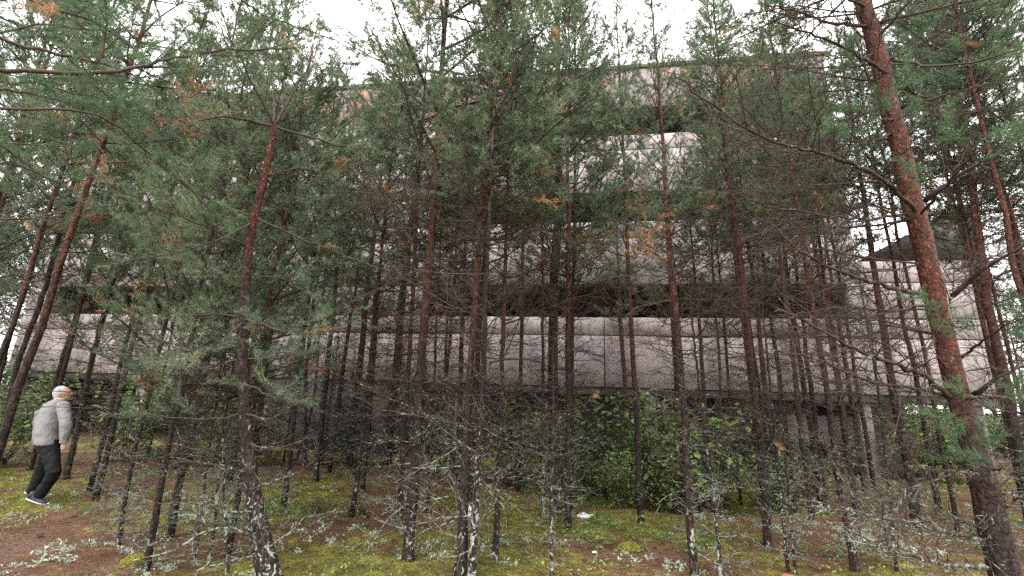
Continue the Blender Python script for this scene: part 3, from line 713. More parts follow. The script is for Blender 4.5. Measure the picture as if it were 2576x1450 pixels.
for i, (x, y, H, cs_) in enumerate(fill):
    simple_pine(x, y, H, cs_, i, U(1.0, 1.3), 'green crowned pine among those filling the gaps close to the building wall', 'pines close to the building wall', (.055 if y > 8 else .043) * U(.75, 1.2), (x < 2.5 or y < 6.7) and not (x < -4 and y < 7) and i % 2 == 0)
k = 0
for x0, x1, y0, y1, n, lab, grp in ((-34, -15.5, 7, 34, 45, 'tall pine in the woods beyond the left end of the building', 'pines beyond the left end of the building'),
                                     (15.0, 34, 6, 34, 40, 'tall pine in the woods beyond the right end of the annex', 'pines beyond the right end of the building')):
    for i in range(n):
        x = U(x0, x1); y = U(y0, y1); simple_pine(x, y, U(9.5, 12.5), U(3, 5), k, U(1.1, 1.5), lab, grp, .09); k += 1

wood_bush = []
rng = np.random.default_rng(5)
for i in range(60):                                  # low thicket closing the view beyond both ends of the building
    sgn = -1 if i % 2 else 1; x = sgn * U(16, 34); y = U(8, 30)
    wood_bush.append((x, y, U(1.8, 3.4), i % 3))
# ------------------------------------------------------------------ limbs surveyed one by one on the nearest pines
def limb(par, base, pts, r0, alive=None, name='limb', sp=.1, nl=.055, K=34, nw=.003, lich=0., tl=.45, twigs=True, start=.12, latmax=.45, pdead=0., needles_mat='near_needles', dens=1.):
    P = np.array([at(x, y, Y) for x, y, Y in pts]); L = float(np.sum(np.linalg.norm(np.diff(P, axis=0), axis=1)))
    PP, _ = smooth_path(P, max(8, int(L / .07))); PP = PP + rng.normal(size=PP.shape) * .006
    mb = MB(); Rr = np.linspace(r0, r0 * .28, len(PP)); tube(mb, PP - base, Rr, 7, jit=.1)
    segs = []; sh = []; lc = []
    if twigs and not alive: dead_twigs(segs, PP - base, L, max(.006, r0 * .45), sp=sp, tl=tl, lich=lc, start=start)
    if alive: live_twigs(segs, sh, PP - base, L, max(.004, r0 * .4), sp=sp, latmax=latmax, start=alive, pdead=pdead, dens=dens)
    segs_to(mb, segs, 4, 0)
    for dead, mi in ((False, 1), (True, 2)):
        s = [x for x in sh if x[3] == dead]
        if s: needles(mb, [x[0] for x in s], [x[1] for x in s], [x[2] for x in s], K, nl, nw, mi, ang=(.45, 1.0))
    if lich:
        q = [(sample(PP - base, U(0, 1))[0] + rng.normal(size=3) * r0 * .8, 0) for _ in range(int(lich * L * 60))]; lichen_tufts(mb, q + [x for x in lc if rng.random() < min(1, lich)], 3, .0065, 5)
    o = obj(name, mb.mesh(name, ('limb', needles_mat, 'dead_needles', 'tuft'), False), par); return o

# thick red pine at the right
pts6 = [(2560, 1560, 104), (2525, 1444, 91), (2486, 1274, 81), (2450, 1124, 72), (2412, 999, 65), (2375, 849, 59), (2345, 724, 57), (2332, 650, 56), (2307, 550, 55), (2282, 450, 56), (2252, 325, 50), (2227, 225, 48), (2202, 100, 46), (2167, 0, 42), (2140, -90, 36)]
hero = pine('P6', pts6, 'thick red flaky barked pine leaning up the right side of the picture', H=8.2, cs=5.2, crown=2, cr=1.2, dead=None, Y=3.35, bark='bark_hero', sides=28)
hb = TREES['P6'][3]; Yh = hb[1]
PPh, WWh = TREES['P6'][1], TREES['P6'][2]
MAT['flake'] = plain('bark_flake_edge', (.14, .056, .032), .6, .5, 60, .2)
mb = MB(); nfl = 2200                                   # loose flakes of bark standing off the trunk
for i in range(nfl):
    k = rng.integers(11, 40) + U(0, 1); a = int(k); f = k - a; c = PPh[a] * (1 - f) + PPh[a + 1] * f; r = WWh[a] * (1 - f) + WWh[a + 1] * f
    th = U(0, 6.28); o_ = np.array([math.cos(th), math.sin(th), 0]); tg = np.array([-math.sin(th), math.cos(th), 0]); s = U(.003, .013); h_ = s * U(.5, 1.2)
    p = c + o_ * (r * .99) - hb; zz_ = np.array([0, 0, 1.])
    v = [p - tg * s, p + tg * s * U(.7, 1), p + tg * s * .7 + o_ * s * U(.2, .5) + zz_ * h_, p - tg * s * .6 + o_ * s * U(.2, .6) + zz_ * h_]
    mb.add(v, quads=[[0, 1, 2, 3]])
o = obj('bark_flakes', mb.mesh('bark_flakes', ('flake',)), hero); o['kind'] = 'stuff'
HL = [
 ([(2190, 68, Yh), (2100, 60, 3.2), (1990, 25, 3.0), (1925, 12, 2.9)], .016, 0),
 ([(2262, 205, Yh), (2180, 150, 3.2), (2090, 105, 3.0), (1940, 50, 2.8)], .015, 0),
 ([(2315, 545, Yh), (2270, 490, 3.2), (2190, 430, 3.0), (2060, 385, 2.8), (1930, 355, 2.6), (1800, 270, 2.5), (1700, 190, 2.4)], .017, .2),
 ([(2275, 540, Yh), (2170, 555, 3.2), (2060, 540, 3.0), (1930, 520, 2.9), (1840, 480, 2.8)], .012, .3),
 ([(2285, 555, Yh), (2160, 575, 3.4), (2010, 570, 3.5), (1860, 600, 3.6)], .011, .3),
 ([(2325, 505, Yh), (2385, 460, 3.2), (2450, 415, 3.0), (2560, 370, 2.8)], .02, 0),
 ([(2200, 100, Yh), (2235, 60, 3.2), (2280, 20, 3.0), (2320, -40, 2.9)], .014, 0),
 ([(2210, 90, Yh), (2235, 20, 3.3), (2260, -60, 3.2)], .012, 0),
 ([(2270, 270, Yh), (2310, 255, 3.2), (2420, 225, 3.1), (2580, 195, 3.0)], .013, 0),
 ([(2395, 745, Yh), (2440, 700, 3.2), (2500, 660, 3.0), (2600, 610, 2.8)], .02, .3),
 ([(2395, 1005, Yh), (2320, 940, 3.2), (2230, 905, 3.0), (2130, 870, 2.9), (2040, 815, 2.8), (1960, 780, 2.7)], .018, .5),
 ([(2335, 745, Yh), (2230, 720, 3.2), (2130, 690, 3.1), (2020, 640, 3.0), (1930, 560, 2.9)], .018, .4),
 ([(2340, 765, Yh), (2240, 785, 3.3), (2130, 770, 3.3), (2000, 790, 3.4)], .011, .6),
 ([(2385, 1000, Yh), (2290, 975, 3.3), (2180, 960, 3.3), (2060, 905, 3.3), (1940, 880, 3.3)], .014, .8),
 ([(2450, 995, Yh), (2490, 965, 3.2), (2530, 935, 3.1), (2620, 900, 3.0)], .018, .9),
 ([(2475, 1195, Yh), (2400, 1190, 3.1), (2340, 1178, 3.0), (2290, 1172, 2.9)], .011, 1.4),
 ([(2480, 1360, Yh), (2400, 1345, 3.1), (2320, 1320, 3.0), (2200, 1300, 2.8), (2040, 1270, 2.6)], .013, 1.8),
 ([(2490, 1430, Yh), (2380, 1420, 3.0), (2260, 1385, 2.8), (2130, 1330, 2.6)], .012, 1.6),
 ([(2470, 1330, Yh), (2380, 1290, 3.4), (2290, 1260, 3.5), (2150, 1235, 3.6)], .010, 1.2),
 ([(2350, 850, Yh), (2330, 890, 3.1), (2335, 930, 3.0)], .012, .2),
 ([(2240, 260, Yh), (2160, 290, 3.4), (2040, 330, 3.5), (1900, 345, 3.6), (1800, 400, 3.7)], .012, 0),
 ([(2250, 335, Yh), (2120, 380, 3.1), (1990, 420, 2.9), (1840, 410, 2.8)], .011, .1),
 ([(2420, 985, Yh), (2500, 1000, 3.5), (2600, 1010, 3.7)], .011, .6),
 ([(2500, 1290, Yh), (2560, 1260, 3.2), (2620, 1220, 3.0)], .011, .8),
]
for pts, r, lc in HL: limb(hero, hb, pts, r * 1.05, None, lich=lc * .3, sp=.055, tl=.7, nl=.06)
rng = np.random.default_rng(31)
for i in range(30):                                   # thinner dead limbs between the whorls
    k = int(rng.integers(7, 42)); c = PPh[k]; az = (math.pi * U(.62, 1.25)) if i % 3 else U(-1.0, 1.2); L = U(.7, 1.7)
    P = grow(c, np.array([math.cos(az), math.sin(az) * .8, U(-.15, .35)]), L, 9, U(-.3, .5), .09)
    mb = MB(); tube(mb, P - hb, np.linspace(.0085, .003, len(P)), 6, jit=.1); segs = []; dead_twigs(segs, P - hb, L, .0052, sp=.06, tl=.7); segs_to(mb, segs, 3, 0)
    obj('limb', mb.mesh('limb', ('limb',)), hero)
for pts, r, al in [([(2310, 545, Yh), (2420, 420, 2.6), (2480, 360, 2.2), (2500, 340, 2.1)], .012, .55), ([(2240, 150, Yh), (2360, 170, 2.9), (2480, 150, 2.6), (2640, 90, 2.4)], .014, .35),
                   ([(2440, 1000, Yh), (2520, 1040, 2.7), (2620, 1035, 2.4)], .010, .3), ([(2480, 1180, Yh), (2540, 1180, 2.7), (2620, 1210, 2.4)], .010, .25),
                   ([(2250, 300, Yh), (2200, 300, 2.8), (2150, 330, 2.6)], .008, .3), ([(2420, 900, Yh), (2520, 820, 2.6), (2620, 790, 2.3)], .010, .35),
                   ([(2180, 20, Yh), (2080, -30, 3.0), (1960, -60, 2.8)], .014, .25), ([(2200, 60, Yh), (2350, 20, 3.1), (2560, -20, 2.9)], .014, .2), ([(2210, 130, Yh), (2100, 180, 3.2), (2010, 250, 3.1)], .01, .5)]:
    limb(hero, hb, pts, r, al, name='bough', nw=.0036, nl=.065, K=40)

# crooked black pine, left of the middle
ptsI = [(690, 1500, 66), (684, 1440, 62), (660, 1380, 56), (645, 1290, 48), (630, 1200, 38), (615, 1050, 31), (610, 900, 27), (618, 720, 25), (630, 580, 23), (655, 480, 21), (678, 400, 19), (690, 312, 16)]
lead = pine('I', ptsI, 'crooked pine with a black lichen spotted foot and a forked broken top', H=5, cs=3.4, crown=None, dead=None, Y=4.1, bark='bark_leader', broken=True, sides=20)
ib = TREES['I'][3]; Yi = ib[1]
for pts, r, al, lc in [
 ([(690, 318, Yi), (620, 300, 3.9), (540, 290, 3.7), (440, 330, 3.5)], .016, .45, .3), ([(692, 320, Yi), (780, 345, 4.2), (860, 370, 4.3), (960, 380, 4.4)], .014, .4, .2),
 ([(690, 318, Yi), (650, 240, 3.9), (610, 160, 3.7), (560, 60, 3.5)], .013, .3, 0), ([(692, 315, Yi), (740, 230, 4.2), (780, 160, 4.3), (800, 60, 4.4)], .014, .2, 0),
 ([(690, 316, Yi), (690, 250, 4.5), (670, 150, 4.9), (660, 80, 5.2)], .012, .2, 0),
 ([(640, 545, Yi), (560, 520, 3.9), (470, 470, 3.7), (380, 400, 3.5), (300, 350, 3.3)], .015, .35, 0), ([(640, 550, Yi), (760, 600, 4.2), (880, 650, 4.3), (1000, 690, 4.4)], .013, None, 0),
 ([(636, 560, Yi), (560, 600, 3.8), (440, 640, 3.6), (300, 660, 3.4)], .012, .4, 0), ([(640, 540, Yi), (700, 520, 4.3), (780, 500, 4.4)], .011, .35, 0),
 ([(655, 470, Yi), (560, 430, 4.0), (480, 420, 4.0)], .01, .3, 0), ([(665, 440, Yi), (760, 420, 4.1), (840, 440, 4.2)], .01, .3, 0), ([(680, 390, Yi), (600, 370, 4.1), (540, 380, 4.2)], .009, .2, 0),
 ([(612, 800, Yi), (540, 790, 4.0), (440, 800, 3.8)], .012, .3, 0), ([(612, 800, Yi), (700, 830, 3.8), (790, 850, 3.6)], .012, .3, 0), ([(612, 810, Yi), (560, 860, 3.7), (500, 900, 3.4)], .010, .3, 0),
 ([(612, 900, Yi), (700, 900, 4.1), (800, 880, 4.1)], .011, .35, 0), ([(610, 900, Yi), (520, 930, 4.1), (400, 920, 4.2)], .010, .35, .3), ([(612, 960, Yi), (680, 1000, 3.7), (760, 1010, 3.5)], .01, .4, .2),
 ([(612, 1040, Yi), (540, 1060, 3.9), (430, 1050, 3.7), (310, 1040, 3.6)], .01, .5, .6), ([(612, 1040, Yi), (680, 1060, 3.9), (790, 990, 3.8)], .01, None, .8), ([(615, 700, Yi), (540, 690, 4.3), (430, 650, 4.4)], .010, .3, 0),
 ([(615, 690, Yi), (720, 700, 4.3), (800, 760, 4.2)], .010, .3, 0), ([(618, 620, Yi), (500, 560, 3.7), (380, 520, 3.5), (200, 430, 3.2)], .011, .3, 0),
 ([(625, 1190, Yi), (540, 1170, 3.8), (440, 1150, 3.6)], .009, None, 1.2), ([(660, 1370, Yi), (600, 1330, 3.8), (520, 1320, 3.7), (440, 1390, 3.6), (330, 1410, 3.5)], .012, None, 1.6),
 ([(672, 1380, Yi), (720, 1345, 4.0), (780, 1320, 3.9), (850, 1280, 3.9)], .011, None, .7), ([(630, 1230, Yi), (690, 1215, 3.9), (740, 1190, 3.8)], .009, None, .9), ([(655, 1400, Yi), (580, 1410, 3.7), (480, 1440, 3.5)], .010, None, 1.4),
 ([(618, 1120, Yi), (700, 1130, 4.0), (780, 1100, 4.0)], .009, None, .8), ([(640, 1290, Yi), (540, 1290, 3.7), (430, 1300, 3.5)], .009, None, 1.2)]:
    limb(lead, ib, pts, r, al and al*.6, name='bough' if al else 'limb', lich=lc * .25, nw=.0036, nl=.055, K=26, dens=1.1, needles_mat='needles', pdead=.04 if al else 0)

# near pine whose trunk stands left of the frame and whose boughs reach in overhead
nb = np.array([-3.75, 2.2, float(height(-3.75, 2.2))])
near = root('pine_tree', 'pine whose long needled boughs reach in over the top left corner', 'tree', nb, 'pines standing before the building')
mb = MB(); tube(mb, np.linspace([0, 0, -.1], [.2, .1, 7.5], 30), np.linspace(.12, .02, 30), 16, jit=.06); obj('trunk', mb.mesh('trunk', ('bark_hero',), True), near)
X0 = lambda z: nb + np.array([.1, 0, z])
def limb_w(par, base, P0, pts, *a, **k):
    # limb starting at a world point on the trunk, then through surveyed points
    d = P0 - CAM; x = 1288 + FOC * np.dot(d, rt) / np.dot(d, fw); y = 725 - FOC * np.dot(d, up) / np.dot(d, fw)
    return limb(par, base, [(x, y, P0[1])] + pts, *a, **k)
for z, pts, r, al, pdd, lm in [
 (3.3, [(-60, 176, 2.2), (180, 186, 2.3), (325, 178, 2.4), (420, 145, 2.6), (560, 128, 2.8), (740, 120, 3.1)], .017, .4, .06, .5),
 (3.0, [(-50, 275, 2.1), (100, 272, 2.2), (225, 274, 2.3), (300, 320, 2.5), (420, 420, 2.8), (560, 560, 3.2)], .012, .5, .0, .35),
 (3.5, [(-60, 60, 2.2), (60, 120, 2.3), (200, 150, 2.5), (330, 180, 2.8), (430, 260, 3.0), (480, 300, 3.1)], .014, .35, .35, .45),
 (3.9, [(-60, -60, 2.3), (120, 20, 2.5), (260, 60, 2.7), (360, 140, 3.0)], .014, .2, .02, .5),
 (4.3, [(0, -160, 2.4), (220, -60, 2.7), (420, 10, 3.0), (560, 0, 3.2)], .013, .2, .02, .5),
 (3.2, [(-80, 220, 2.6), (60, 230, 2.9), (180, 260, 3.2), (260, 330, 3.5)], .012, .2, .05, .5),
 (2.8, [(-80, 330, 2.3), (40, 380, 2.5), (100, 430, 2.6), (70, 480, 2.7)], .010, None, 0, .3),
 (4.0, [(-50, 20, 2.9), (100, 90, 3.4), (240, 200, 3.9), (330, 330, 4.3)], .012, .15, .05, .5),
 (2.3, [(-60, 552, 2.3), (60, 552, 2.5), (120, 540, 2.6), (200, 520, 2.8)], .009, None, 0, .3),
 (3.6, [(-80, 100, 2.6), (90, 60, 3.0), (260, 80, 3.4), (380, 60, 3.8)], .012, .1, .04, .5), (3.4, [(-80, 150, 3.0), (60, 200, 3.4), (200, 240, 3.8), (330, 260, 4.2)], .011, .1, .08, .5),
 (4.1, [(-80, -20, 3.0), (120, -20, 3.3), (280, 20, 3.7), (400, 90, 4.0)], .012, .1, .03, .5), (3.1, [(-80, 330, 3.2), (80, 340, 3.6), (220, 380, 4.0)], .011, .1, .05, .5),
 (3.0, [(-80, 400, 2.6), (60, 420, 2.9), (160, 470, 3.2)], .010, .2, .04, .4),
 (1.9, [(-60, 690, 2.4), (40, 698, 2.6), (120, 690, 2.8)], .010, None, 0, .2)]:
    limb_w(near, nb, X0(z), pts, r, al, name='bough' if al else 'limb', pdead=pdd, nw=.0030, nl=.065, K=42, latmax=lm, sp=.11)
# near pine overhead, its trunk just above the frame centre left: only two sprays hang into view
for z, pts, r, al in [
 (4.6, [(300, -300, 2.4), (520, -120, 2.6), (600, 0, 2.7), (660, 40, 2.8), (760, 70, 2.9), (850, 105, 3.0), (905, 135, 3.05)], .012, .62),
 (4.5, [(300, -250, 2.3), (480, -60, 2.4), (545, 40, 2.5), (585, 150, 2.6), (620, 230, 2.65)], .010, None),
 (4.7, [(350, -330, 2.4), (560, -180, 2.6), (700, -60, 2.8), (720, 10, 2.9)], .010, .6),
 (4.7, [(300, -360, 2.5), (480, -200, 2.6), (660, -120, 2.7), (830, -60, 2.8)], .010, .6)]:
    limb_w(near, nb, X0(z), pts, r, al, name='bough' if al else 'limb', nw=.0024, nl=.07, K=46, latmax=.28, sp=.10, pdead=.08 if al else 0)

# rusty dead sprays on some pines
def spray(key, px, py, Y, n=3, sz=.35, mat='dead_needles', K=30):
    r, PP, WW, base = TREES[key]; tip = at(px, py, Y); i = int(np.argmin(np.abs(PP[:, 2] - tip[2] + .15)))
    a = PP[i]; P, _ = smooth_path(np.array([a, (a + tip) / 2 + rng.normal(size=3) * .04, tip]), 10)
    mb = MB(); segs = []; sh = []; path_segs(segs, P - base, .007, .003)
    for k in range(n):
        s = tip; L = sz * U(.6, 1.2); Q = grow(s, rng.normal(size=3) + np.array([0, 0, .4]), L, 4, 0, .2)
        path_segs(segs, Q - base, .004, .002); live_twigs(segs, sh, Q - base, L, .003, sp=.07, latmax=.16, start=0)
    if sz < .1:                                       # a single star of needles at the tip
        segs = []; path_segs(segs, P - base, .006, .003); sh = [(tip - base, norm(rng.normal(size=3)), .025, False) for _ in range(3)]
    segs_to(mb, segs, 3, 0); needles(mb, [x[0] for x in sh], [x[1] for x in sh], [x[2] for x in sh], K, .06 if sz < .1 else .05, .0035, 1)
    tag(obj('dead_spray', mb.mesh('dead_spray', ('live_twig', mat)), r), 'spray of rusty orange dead needles')
for a in [('N6', 1620, 585, 5.0, 5, .35), ('N6', 1590, 620, 5.0, 4, .3), ('M1', 900, 455, 6.2, 4, .35), ('M1', 940, 500, 6.2, 4, .35), ('M2', 985, 520, 6.0, 3, .3), ('I', 470, 250, 3.3, 3, .16), ('I', 450, 300, 3.3, 2, .14),
          ('I', 735, 110, 3.6, 3, .12), ('P3', 1958, 1126, 4.6, 1, .05), ('M8', 1105, 775, 5.4, 1, .06), ('M8', 1165, 842, 5.2, 1, .06), ('N10', 1540, 865, 5.8, 1, .07), ('M2', 1010, 625, 6.2, 2, .2),
          ('N3', 1500, 1000, 5, 1, .05), ('N10', 1970, 630, 6, 2, .2), ('E', 300, 820, 5.5, 1, .08), ('M2', 1085, 410, 6.2, 2, .2)]:
    spray(*a)

# ------------------------------------------------------------------ undergrowth: bushes, young spruces
def bush_mesh(seed, H=1.6, R=.9, nst=14, nleaf=1500, ls=.06, mat='leaves'):
    global rng; rng = np.random.default_rng(seed); mb = MB(); segs = []; tips = []
    for k in range(nst):
        az = U(0, 6.28); d = np.array([math.cos(az) * U(.1, .7), math.sin(az) * U(.1, .7), 1.]); P = grow((U(-.15, .15), U(-.15, .15), 0), d, H * U(.6, 1.1), 8, 0, .12)
        path_segs(segs, P, .009, .003)
        for j in range(9):
            p, e = sample(P, U(.2, 1)); Q = grow(p, norm(rng.normal(size=3) + np.array([0, 0, .3])), U(.15, .5) * R, 3, 0, .15); path_segs(segs, Q, .004, .002); tips.append(Q)
    segs_to(mb, segs, 3, 0)
    n = nleaf; idx = rng.integers(0, len(tips), n); t = rng.random(n) * 2.99; ii = t.astype(int); f = (t - ii)[:, None]
    TP = np.array(tips); c = TP[idx, ii] * (1 - f) + TP[idx, ii + 1] * f + rng.normal(size=(n, 3)) * .05
    nrm = norm(rng.normal(size=(n, 3)) * .5 + np.array([0, 0, 1.])); a, b = frames(norm(rng.normal(size=(n, 3)))); a = norm(np.cross(nrm, a)); b = np.cross(nrm, a)
    s = ls * rng.uniform(.6, 1.3, n)[:, None]
    V = np.stack([c, c + a * s * .5 + b * s * .38 + nrm * s * .1, c + a * s * 1.1, c + a * s * .5 - b * s * .38 + nrm * s * .1], 1).reshape(-1, 3)
    mb.add(V, quads=np.arange(4 * n).reshape(-1, 4), mi=1); return mb.mesh('foliage', ('stem', mat))
MAT['leaves_pale'] = leaf_mat('pale_bush_leaves', [(.25, (.09, .14, .05)), (.5, (.17, .25, .085)), (.75, (.27, .33, .12))], 1.8, .4)
BUSH = [bush_mesh(300 + i, nleaf=n, ls=l, R=q, mat=m) for i, (l, n, q, m) in enumerate(((.055, 1300, 1.3, 'leaves'), (.085, 1000, 1.5, 'leaves_pale'), (.065, 1100, 1.2, 'leaves')))]
rng = np.random.default_rng(77)
def bush(px, py, h, v, label, group, wx=1.):
    p = gp(px, py); r = root('leafy_bush', label, 'bush', p, group); o = obj('foliage', BUSH[v], r); o.scale = (h / 1.6 * wx, h / 1.6 * wx, h / 1.6); o.rotation_euler.z = U(0, 6.28); return r
def bush3(x, y, h, v, label, group, wx=1.):
    r = root('leafy_bush', label, 'bush', (x, y, float(height(x, y)) - .02), group); o = obj('foliage', BUSH[v], r); o.scale = (h / 1.6 * wx, h / 1.6 * wx, h / 1.6); o.rotation_euler.z = U(0, 6.28); return r
for x, y, h, v in [(2.8, 10.4, 2.1, 0), (3.9, 10.0, 2.3, 1), (4.7, 10.9, 2.0, 2), (3.4, 11.3, 2.7, 1), (1.9, 11.4, 1.7, 2), (1.2, 11.8, 2.0, 1), (2.4, 9.6, 1.3, 1), (5.3, 9.8, 1.3, 1), (6.2, 10.8, 1.3, 1), (0.2, 11.2, 1.7, 2), (-1.3, 12.0, 1.8, 1), (7.4, 11.6, 1.2, 1)]:
    bush3(x, y, h, v, 'maple like bush in the dip below the first concrete band', 'maple bushes in the dip', 1.1)
for x, y, h, v in [(-9.6, 12.0, 2.2, 1), (-8.2, 12.3, 2.0, 0), (-11.2, 10.6, 2.3, 2), (-6.9, 11.8, 1.8, 1), (-12.6, 11.5, 2.6, 0), (-10.6, 9.2, 1.5, 2)]:
    bush3(x, y, h, v, 'green leafy bush in the thicket behind the man', 'bushes behind the man', 1.2)
for x, y, h, v in [(10.9, 12.9, 2.0, 1), (12.0, 12.6, 2.3, 2), (11.6, 13.4, 2.5, 0), (15.5, 12.0, 2.2, 1), (16.5, 11.0, 2.4, 0)]:
    bush3(x, y, h, v, 'yellow green bush hanging below the annex wall right of the column', 'bushes by the concrete column', 1.1)
for x, y, h, v in wood_bush:
    bush3(x, y, h, v, 'dark green thicket bush in the woods beyond the ' + ('left end of the building' if x < 0 else 'right end of the annex'), 'thicket beyond the ' + ('left end' if x < 0 else 'annex'), 1.5)
for i, (x, y, h, cr) in enumerate([(-5.6, 12.2, 3.0, .8), (-4.7, 12.4, 3.3, .85), (-3.9, 12.0, 2.8, .8), (-6.6, 12.5, 3.0, .8), (-3.0, 12.6, 3.2, .8), (-2.2, 12.0, 2.6, .75), (-.9, 12.3, 2.6, .7), (.2, 12.0, 2.3, .7), (-7.6, 11.2, 2.6, .8), (7.0, 12.2, 1.9, .6), (-3.4, 10.9, 1.6, .6)]):
    r = root('young_spruce', 'dark young spruce in the row against the wall foot', 'tree', (x, y, float(height(x, y)) - .03), 'young spruces at the wall foot')
    mb = MB(); tube(mb, np.linspace([0, 0, -.05], [0, 0, h], 8), np.linspace(.03, .005, 8), 6); obj('trunk', mb.mesh('trunk', ('bark',)), r)
    place_part('crown', SPRUCE[i % 2], r, np.array([0, 0, .12]), np.array([0, 0, h + .1]), cr, CH)

# labels that tell the repeats apart by the landmark pines they stand between
LM = [(-9, 'left edge'), (15, 'leaning edge pine'), (178, 'pine beside the man'), (300, 'lichen footed pine'), (640, 'crooked pine'), (885, 'stub branched pine'), (1044, 'tall spotted pine'),
      (1175, 'close pair'), (1395, 'tall middle pine'), (1720, 'slender brown pine'), (1915, 'straight red brown pine'), (2280, 'stout black footed pine'), (2450, 'thick red pine'), (9e9, 'right edge')]
def px_of(o):
    d = np.array(o.location) + np.array([0, 0, .3]) - CAM; return 1288 + FOC * np.dot(d, rt) / np.dot(d, fw)
ORD = ['first', 'second', 'third', 'fourth', 'fifth', 'sixth', 'seventh', 'eighth', 'ninth', 'tenth', 'eleventh', 'twelfth']
for grp, what in (('pines close to the building wall', 'green wall pine'), ('maple bushes in the dip', 'maple like bush'), ('young spruces at the wall foot', 'dark young spruce'),
                  ('bushes behind the man', 'thicket bush'), ('bushes by the concrete column', 'annex bush')):
    L = sorted([o for o in col.objects if o.get('group') == grp], key=px_of); bins = {}
    for o in L:
        x = px_of(o); k = max([i for i, (a, _) in enumerate(LM) if a <= x] or [0]); bins.setdefault(k, []).append(o)
    for k, os_ in bins.items():
        a = LM[k][1]; b = LM[min(k + 1, len(LM) - 1)][1]
        for i, o in enumerate(os_):
            o['label'] = f"{ORD[i] + ' ' if len(os_) > 1 else ''}{what}{' from left' if len(os_) > 1 else ''} between {a} and {b}"

# ------------------------------------------------------------------ ground cover
def scatter(n, x0=-11, x1=12, y0=1.6, y1=13.5, k=1.3):
    # denser towards the viewer, uniform in angle
    y = y0 * (y1 / y0) ** rng.random(n); x = rng.uniform(-1.35, 1.35, n) * (y + .8); return x, y
def zof(x, y):
    mo, ea = covers(x, y); return height(x, y) + (fbm(x * 5, y * 5, 3, 51) - .5) * .05 * (.5 + mo) - ea * .03, mo, ea
def stuff(name, mb, mats, label): return tag(obj(name, mb.mesh(name, mats)), label, None, None, 'stuff')
# moss tips
x, y = scatter(260000); z, mo, ea = zof(x, y); nz = fbm(x * 7, y * 7, 3, 77)
m = (mo + (nz - .5) * 1.1 > .60) & (ea < .4); x, y, z = x[m][:90000], y[m][:90000], z[m][:90000]; n = len(x)
P = np.stack([x, y, z - .004], 1); d = norm(rng.normal(size=(n, 3)) * .6 + np.array([0, 0, 1.])); s = (.010 + .004 * y / 4)[:, None] * rng.uniform(.6, 1.4, n)[:, None]
sd = norm(np.cross(d, rng.normal(size=(n, 3)))) * s * .4
mb = MB(); mb.add(np.stack([P - sd, P + sd, P + d * s * 1.7], 1), tris=np.arange(3 * n).reshape(-1, 3)); stuff('moss', mb, ('moss',), 'yellow green moss carpet')
# needle litter
x, y = scatter(170000); z, mo, ea = zof(x, y); m = (mo < .62) | (rng.random(len(x)) < .25); x, y, z = x[m], y[m], z[m]; n = len(x)
a = rng.random(n) * 6.28; L = (.035 + .004 * y)[:, None] * rng.uniform(.6, 1.3, n)[:, None]; d = np.stack([np.cos(a), np.sin(a), rng.normal(size=n) * .15], 1) * L
sd = np.stack([-np.sin(a), np.cos(a), 0 * a], 1) * (.0016 + .0004 * y)[:, None]; P = np.stack([x, y, z + .006], 1)
mb = MB(); mb.add(np.stack([P - sd, P + sd, P + d], 1), tris=np.arange(3 * n).reshape(-1, 3)); stuff('needle_litter', mb, ('litter',), 'fallen brown pine needles')
# berry plants
def plants(n, size, mat, name, label, msk, nl=9, hgt=.07):
    x, y = scatter(n * 6); z, mo, ea = zof(x, y); m = msk(x, y, mo, ea); x, y, z = x[m][:n], y[m][:n], z[m][:n]; n = len(x)
    c = np.repeat(np.stack([x, y, z], 1), nl, 0) + np.c_[rng.normal(size=(n * nl, 2)) * .05, rng.uniform(.01, hgt, n * nl)]; k = n * nl
    nrm = norm(rng.normal(size=(k, 3)) * .5 + np.array([0, 0, 1.])); a = norm(np.cross(nrm, rng.normal(size=(k, 3)))); b = np.cross(nrm, a); s = size * rng.uniform(.6, 1.3, k)[:, None]
    V = np.stack([c, c + a * s * .5 + b * s * .4, c + a * s, c + a * s * .5 - b * s * .4], 1).reshape(-1, 3)
    mb = MB(); mb.add(V, quads=np.arange(4 * k).reshape(-1, 4)); return stuff(name, mb, (mat,), label)
cl_ = lambda x, y, s, f=1.1: fbm(x * f, y * f, 3, s)
plants(1500, .026, 'berry_leaves', 'berry_plants', 'low bilberry sprigs with light green leaves', lambda x, y, mo, ea: (cl_(x, y, 91) + .1 * (x > -3) > .60) & (ea < .2))
plants(1100, .05, 'leaves', 'low_herbs', 'low green herbs on the forest floor', lambda x, y, mo, ea: (cl_(x, y, 97, .7) > .55) & (y > 6) & (ea < .2), 8, .12)
# lichen cushions
x, y = scatter(9000); z, mo, ea = zof(x, y); m = (cl_(x, y, 33, 1.2) > .585) & (ea < .3); x, y, z = x[m][:1400], y[m][:1400], z[m][:1400]; n = len(x); k = 26
c = np.repeat(np.stack([x, y, z], 1), k, 0); off = rng.normal(size=(n * k, 3)) * .032; off[:, 2] = np.abs(off[:, 2]) * .7; c = c + off
a = rng.normal(size=(n * k, 3)) * .015; b = rng.normal(size=(n * k, 3)) * .015
mb = MB(); mb.add(np.stack([c, c + a, c + b], 1), tris=np.arange(3 * n * k).reshape(-1, 3)); stuff('reindeer_lichen', mb, ('lichen',), 'pale grey green lichen cushions')
